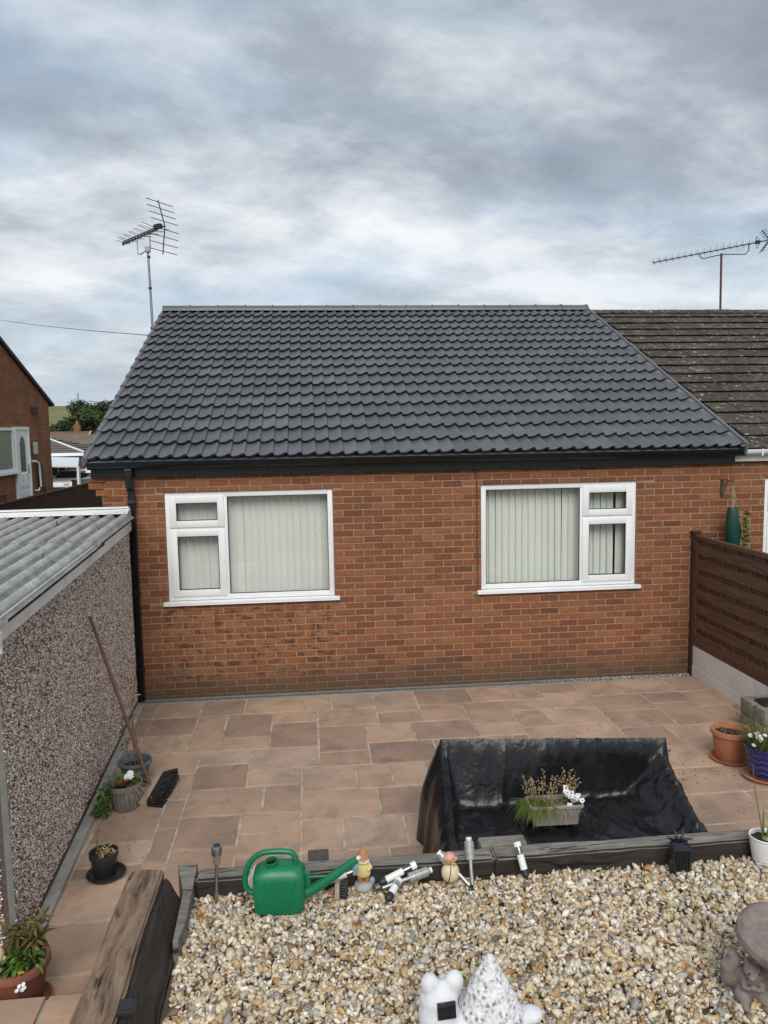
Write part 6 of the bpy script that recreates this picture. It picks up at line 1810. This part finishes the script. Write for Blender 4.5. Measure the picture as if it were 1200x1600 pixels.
# ---------------------------------------------------------------- far bungalows, carport, car
def far_roof(m, x0, x1, y0, y1, ze, zr, rows=9):
    ym = (y0+y1)/2
    for s, ya in ((1, y0), (-1, y1)):
        for k in range(rows):
            f0, f1 = k/rows, (k+1)/rows
            p0, p1 = ya+(ym-ya)*f0, ya+(ym-ya)*f1; z0, z1 = ze+(zr-ze)*f0, ze+(zr-ze)*f1
            m.add([(x0, p0, z0+.05), (x1, p0, z0+.05), (x1, p1, z1), (x0, p1, z1), (x0, p0, z0), (x1, p0, z0)], [(0,1,2,3), (4,5,1,0)])
def far_house(name, label, loc, rz, W_, D_, ze, pitch_h, roofmat, gable=True, base=-1.6, chim=None, rows=9):
    H = thing(name, label, 'house', loc, rz)
    m = MB(); m.box(-W_/2, W_/2, 0, D_, base, ze); m.prism([(0, ze+.001), (D_, ze+.001), (D_/2, ze+pitch_h-.08)], 'x', -W_/2, W_/2); m.build('wall', FARBRICK, H)
    m = MB(); far_roof(m, -W_/2-.2, W_/2+.2, -.3, D_+.3, ze-.08, ze+pitch_h+.06, rows); m.build('roof', roofmat, H)
    m = MB(); m.box(-W_/2-.22, W_/2+.22, -.36, -.30, ze-.20, ze-.04); m.build('fascia', UPVC, H)
    m = MB()
    for xx in (-W_/2-.25, W_/2+.20): m.prism([(-.3, ze-.14), (-.3, ze+.02), (D_/2, ze+pitch_h+.12), (D_/2, ze+pitch_h-.04)], 'x', xx, xx+.05)
    m.build('barge_board', UPVC, H)
    if chim:
        m = MB(); m.box(chim-.3, chim+.3, D_/2-.3, D_/2+.3, ze+pitch_h-.3, ze+pitch_h+.75); m.build('chimney', FARBRICK, H)
        m = MB(); m.lathe([(.12, 0), (.10, .35), (0, .35)], 10, TR((chim, D_/2, ze+pitch_h+.75))); m.build('chimney_pot', TERRA, H)
    return H
H1 = thing('far_bungalow', 'far grey-roofed brick bungalow with white-edged hip roof beside the carport', 'house', (-17.6, 43.6, 0), R(4))
m = MB(); m.box(-5, 5, 0, 9, -1.6, 1.82); m.build('wall', FARBRICK, H1)
m = MB(); ze_, zr_ = 1.80, 2.95
for k in range(9):
    f0, f1 = k/9, (k+1)/9
    for sgn in (0, 1):
        ya = -.3+4.8*f0 if not sgn else 9.3-4.8*f0; yb_ = -.3+4.8*f1 if not sgn else 9.3-4.8*f1
        xa, xb = 5.3-3.9*f0, 5.3-3.9*f1; z0_, z1_ = ze_+(zr_-ze_)*f0, ze_+(zr_-ze_)*f1
        m.add([(-5.3, ya, z0_+.05), (xa, ya, z0_+.05), (xb, yb_, z1_), (-5.3, yb_, z1_), (-5.3, ya, z0_), (xa, ya, z0_)], [(0,1,2,3), (4,5,1,0)])
    m.add([(5.3-3.9*f0, -.3+4.8*f0, ze_+(zr_-ze_)*f0+.05), (5.3-3.9*f0, 9.3-4.8*f0, ze_+(zr_-ze_)*f0+.05), (5.3-3.9*f1, 9.3-4.8*f1, ze_+(zr_-ze_)*f1), (5.3-3.9*f1, -.3+4.8*f1, ze_+(zr_-ze_)*f1)], [(0,1,2,3)])
m.build('roof', GREYROOF, H1)
m = MB(); m.tube([(5.3, -.3, ze_+.06), (1.4, 4.5, zr_+.05)], .07, 6); m.build('hip_tile', UPVC, H1)
m = MB(); m.box(-5.3, 5.3, -.36, -.30, ze_-.20, ze_+.0); m.build('fascia', UPVC, H1)
wn = bpy.data.objects.new('window', None); COL.objects.link(wn); wn.parent = H1; wn.location = (3.62, -.02, .25)
m = MB()
for q in ((-.5, -.43, 0, .95), (.43, .5, 0, .95), (-.03, .03, .07, .88), (-.43, .43, 0, .07), (-.43, .43, .88, .95)): m.box(q[0], q[1], -.04, .0, q[2], q[3])
m.build('frame', UPVC, wn); m = MB(); m.box(-.43, .43, -.02, -.005, .07, .88); m.build('pane', DGLASS, wn); m = MB(); m.box(-.56, .56, -.10, 0, -.08, -.002); m.build('sill', UPVC, wn)
H2 = far_house('far_bungalow', 'far brown-roofed bungalow behind the carport, partly hidden by our roof', (-14.0, 52.2, 0), R(2), 15.0, 8.5, 1.72, 1.20, BROWNROOF, base=-1.8)
H3 = far_house('far_bungalow', 'distant red-roofed bungalow with chimney below the trees', (-24.2, 69.5, 0), R(3), 9.0, 7.5, 1.9, 1.35, REDROOF, base=-1.9, chim=3.4)
t = thing('carport', 'white flat carport on slim posts in the distance', 'carport', (-12.8, 39.0, 0))
m = MB(); m.add([(-2.6, 0, 1.27), (1.45, 0, 1.13), (.25, 4.5, 1.50), (-2.9, 4.5, 1.62), (-2.6, 0, 1.17), (1.45, 0, 1.03), (.25, 4.5, 1.40), (-2.9, 4.5, 1.52)], [(0,1,2,3), (7,6,5,4), (0,4,5,1), (1,5,6,2), (2,6,7,3), (3,7,4,0)]); m.build('roof', simple('carport_sheet', (.62, .66, .70), .4, .04, 2, .02), t)
for (x, y) in ((1.40, .06), (-2.4, .06), (1.15, 1.2)):
    m = MB(); m.box(x-.05, x+.05, y-.05, y+.05, -1.45, 1.06); m.build('post', UPVC, t)
far_house('far_garage', 'small far brick garage with white gable right of the carport', (-8.85, 38.4, 0), R(4), 3.2, 5.0, .95, .55, GREYROOF, base=-1.7, rows=5)
def make_car():
    t = thing('parked_car', 'white car parked under the distant carport', 'car', (-12.45, 41.6, -.66), R(-8))
    m = MB()
    side = [(-2.1, .28), (-2.12, .62), (-2.0, .80), (-1.15, .93), (1.75, .98), (2.02, .90), (2.08, .55), (2.0, .28)]
    m.prism([(p[0], p[1]) for p in side], 'x', -.86, .86); b_ = m.build('body', CARW, t)
    bv = b_.modifiers.new('bevel', 'BEVEL'); bv.width = .09; bv.segments = 3; bv.limit_method = 'ANGLE'
    m = MB(); cab = [(-1.2, .93), (-.45, 1.42), (1.2, 1.46), (1.8, .97)]
    n = 4
    vs = [(-.78, p[0], p[1]) if p[1] < 1 else (-.60, p[0], p[1]) for p in cab]+[(.78, p[0], p[1]) if p[1] < 1 else (.60, p[0], p[1]) for p in cab]
    m.add(vs, [(3,2,1,0), (4,5,6,7), (0,1,5,4), (1,2,6,5), (2,3,7,6), (3,0,4,7)]); c_ = m.build('cabin', CARW, t)
    bv = c_.modifiers.new('bevel', 'BEVEL'); bv.width = .05; bv.segments = 2
    m = MB(); m.add([(-.66, -1.12, 1.00), (.66, -1.12, 1.00), (.55, -.53, 1.385), (-.55, -.53, 1.385)], [(0,1,2,3)]); 
    for v in m.v: v += Vector((0, -.012, .012))
    m.build('windscreen', DGLASS, t)
    for s in (-1, 1):
        m = MB(); m.add([(s*.775, -.95, 1.0), (s*.775, 1.45, 1.02), (s*.63, 1.1, 1.38), (s*.63, -.42, 1.36)], [(0,1,2,3)])
        for v in m.v: v += Vector((s*.012, 0, 0))
        m.build('side_window', DGLASS, t)
        m = MB(); m.cbox(s*.52-.16, s*.52+.16, -2.14, -2.02, .62, .76, .02); m.build('headlight', simple('lamp_glass', (.5, .5, .48), .15), t)
        m = MB(); m.cbox(s*.95-.08, s*.95+.08, -.88, -.78, .95, 1.08, .02); m.build('mirror', BLACKR, t)
    m = MB(); m.cbox(-.45, .45, -2.145, -2.05, .36, .52, .02); m.build('grille', BLACKR, t)
    for sx_ in (-.78, .78):
        for yy in (-1.3, 1.35):
            A = axis_matrix((sx_-.11, yy, .31), (sx_+.11, yy, .31))
            m = MB(); m.lathe([(.0, 0), (.24, 0), (.31, .03), (.31, .19), (.24, .22), (0, .22)], 20, A); w_ = m.build('wheel', BLACKR, t, 40)
            m = MB(); m.lathe([(0, -.004), (.2, -.004), (.2, .224), (0, .224)], 16, A); m.build('rim', STEEL, w_)
make_car()

# ---------------------------------------------------------------- trees, pylon
def tree(label, loc, h, r, seed, mat, nl=3000, ls=.5, group='trees beyond the rooftops'):
    rnd = random.Random(seed)
    t = thing('tree', label, 'tree', loc, 0, group)
    m = MB(); m.tube([(0, 0, -.5), (.1, 0, h*.25), (-.1, .1, h*.55), (0, 0, h*.85)], [.035*h, .028*h, .018*h, .004*h], 8)
    for k in range(9):
        a = rnd.uniform(0, 6.28); z = h*rnd.uniform(.25, .7); m.tube([(0, 0, z), (math.cos(a)*r*.4, math.sin(a)*r*.4, z+h*.08), (math.cos(a)*r*.75, math.sin(a)*r*.75, z+h*.17)], [.012*h, .008*h, .003*h], 6)
    m.build('trunk', BARK, t, 50)
    cl = []
    for k in range(26):
        a = rnd.uniform(0, 6.28); zf = rnd.uniform(.14, .93); rr_ = r*math.sqrt(max(.05, 1-((zf-.48)/.52)**2))*math.sqrt(rnd.random())*.88
        cl.append((Vector((math.cos(a)*rr_, math.sin(a)*rr_, zf*h)), r*rnd.uniform(.22, .40), rnd.random()))
    m = MB()
    for k in range(nl):
        c, cr, ct = cl[rnd.randrange(len(cl))]
        d = Vector((rnd.gauss(0, 1), rnd.gauss(0, 1), rnd.gauss(0, 1))).normalized(); p = c+d*cr*rnd.uniform(.55, 1.12)
        if p.z < h*.03: continue
        m.cur = (max(0, min(1, ct*.55+.45*rnd.random())), 0, 0)
        n_ = (d+Vector((rnd.uniform(-.7, .7), rnd.uniform(-.7, .7), rnd.uniform(-.2, .9)))).normalized(); x = n_.orthogonal().normalized(); y = n_.cross(x); a = rnd.uniform(0, 6.28); x, y = x*math.cos(a)+y*math.sin(a), y*math.cos(a)-x*math.sin(a)
        s = ls*rnd.uniform(.5, 1.2)
        m.add([p-x*s*.5, p+y*s*.32, p+x*s*.5, p-y*s*.32], [(0, 1, 2, 3)])
    m.build('crown', mat, t, usetint=True)
TZ = lambda x, y: terrain(x, y)
for lab, x, y, top, r, sd_, mt, nl in (
    ('dark round-crowned tree at the left of the tree group, before the hill', -33.0, 122, 8.0, 4.2, 1, TREEL, 9000),
    ('tall dark tree in the middle of the far tree group', -29.8, 126, 8.3, 4.2, 2, TREEL, 9000),
    ('tallest dark tree of the far group, close to the roof edge', -26.4, 128, 9.2, 4.8, 3, TREEL, 11000),
    ('dark tree cut off by the tiled roof edge', -21.5, 129, 8.6, 4.8, 4, TREEL, 9000),
    ('paler green tree in front of the dark far trees', -29.6, 112, 6.2, 3.4, 5, TREEL2, 8000),
    ('pale bushy tree low at the right of the far trees', -24.0, 104, 4.6, 4.6, 6, TREEL2, 9000),
    ('low pale bush at the left foot of the far trees', -31.4, 106, 3.6, 3.4, 7, TREEL2, 6000),
    ('dark low hedge tree between the hill and the far trees', -37.2, 124, 5.0, 3.4, 8, TREEL, 6500),
    ('low green bush left below the hill', -37.0, 110, 4.2, 3.8, 9, TREEL2, 6500)):
    z = TZ(x, y); tree(lab, (x, y, z), top-z, r, sd_, mt, nl, .5)
t = thing('garden_post', 'dark wooden trellis post by the corner of the gabled house', 'post', (-5.36, 14.9, .9))
m = MB(); m.box(-.10, .10, -.02, .02, 0, .95); m.build('board', FENCED, t)
m = MB(); m.tube([(-.35, 0, 0), (-.33, 0, .5), (-.22, 0, .72), (-.12, 0, .5), (-.11, 0, 0)], .014, 6); m.build('hoop', BLACKR, t)
def pylon():
    x, y = -260.5, 932; z0 = terrain(x, y)-1
    t = thing('electricity_pylon', 'faint lattice electricity pylon on the horizon', 'pylon', (x, y, z0)); Hh = 54-z0
    m = MB(); w = 3.6
    for sx_ in (-1, 1):
        for sy_ in (-1, 1): m.tube([(sx_*w, sy_*w, 0), (sx_*w*.35, sy_*w*.35, Hh*.62), (0, 0, Hh)], .16, 5)
    m.build('leg', DULLMETAL, t)
    m = MB()
    for k in range(10):
        f0, f1 = k/10, (k+1)/10; a, b = w*(1-f0*.95), w*(1-f1*.95)
        for s in (-1, 1):
            m.tube([(-a*s, -a, Hh*f0), (b*s, -b, Hh*f1)], .10, 4); m.tube([(-a*s, a, Hh*f0), (b*s, b, Hh*f1)], .10, 4)
    m.build('bracing', DULLMETAL, t)
    for zf, wd in ((.66, 6.5), (.78, 7.5), (.90, 5.5)):
        m = MB(); m.tube([(-wd, 0, Hh*zf), (0, 0, Hh*zf+1.2), (wd, 0, Hh*zf)], .14, 4); m.tube([(-wd, 0, Hh*zf), (wd, 0, Hh*zf)], .14, 4); m.build('cross_arm', DULLMETAL, t)
    for zf, s in ((.66, -1), (.78, 1), (.66, 1)):
        m = MB(); pts = []
        for k in range(41):
            f = k/40; xx = -420+840*f; pts.append((s*6+xx, .12*xx, Hh*zf-2-9*4*abs(f-.5)*(1-abs(f-.5)*2)*.5))
        m.tube(pts, .10, 4); m.build('power_line', WIREM, t)
pylon()
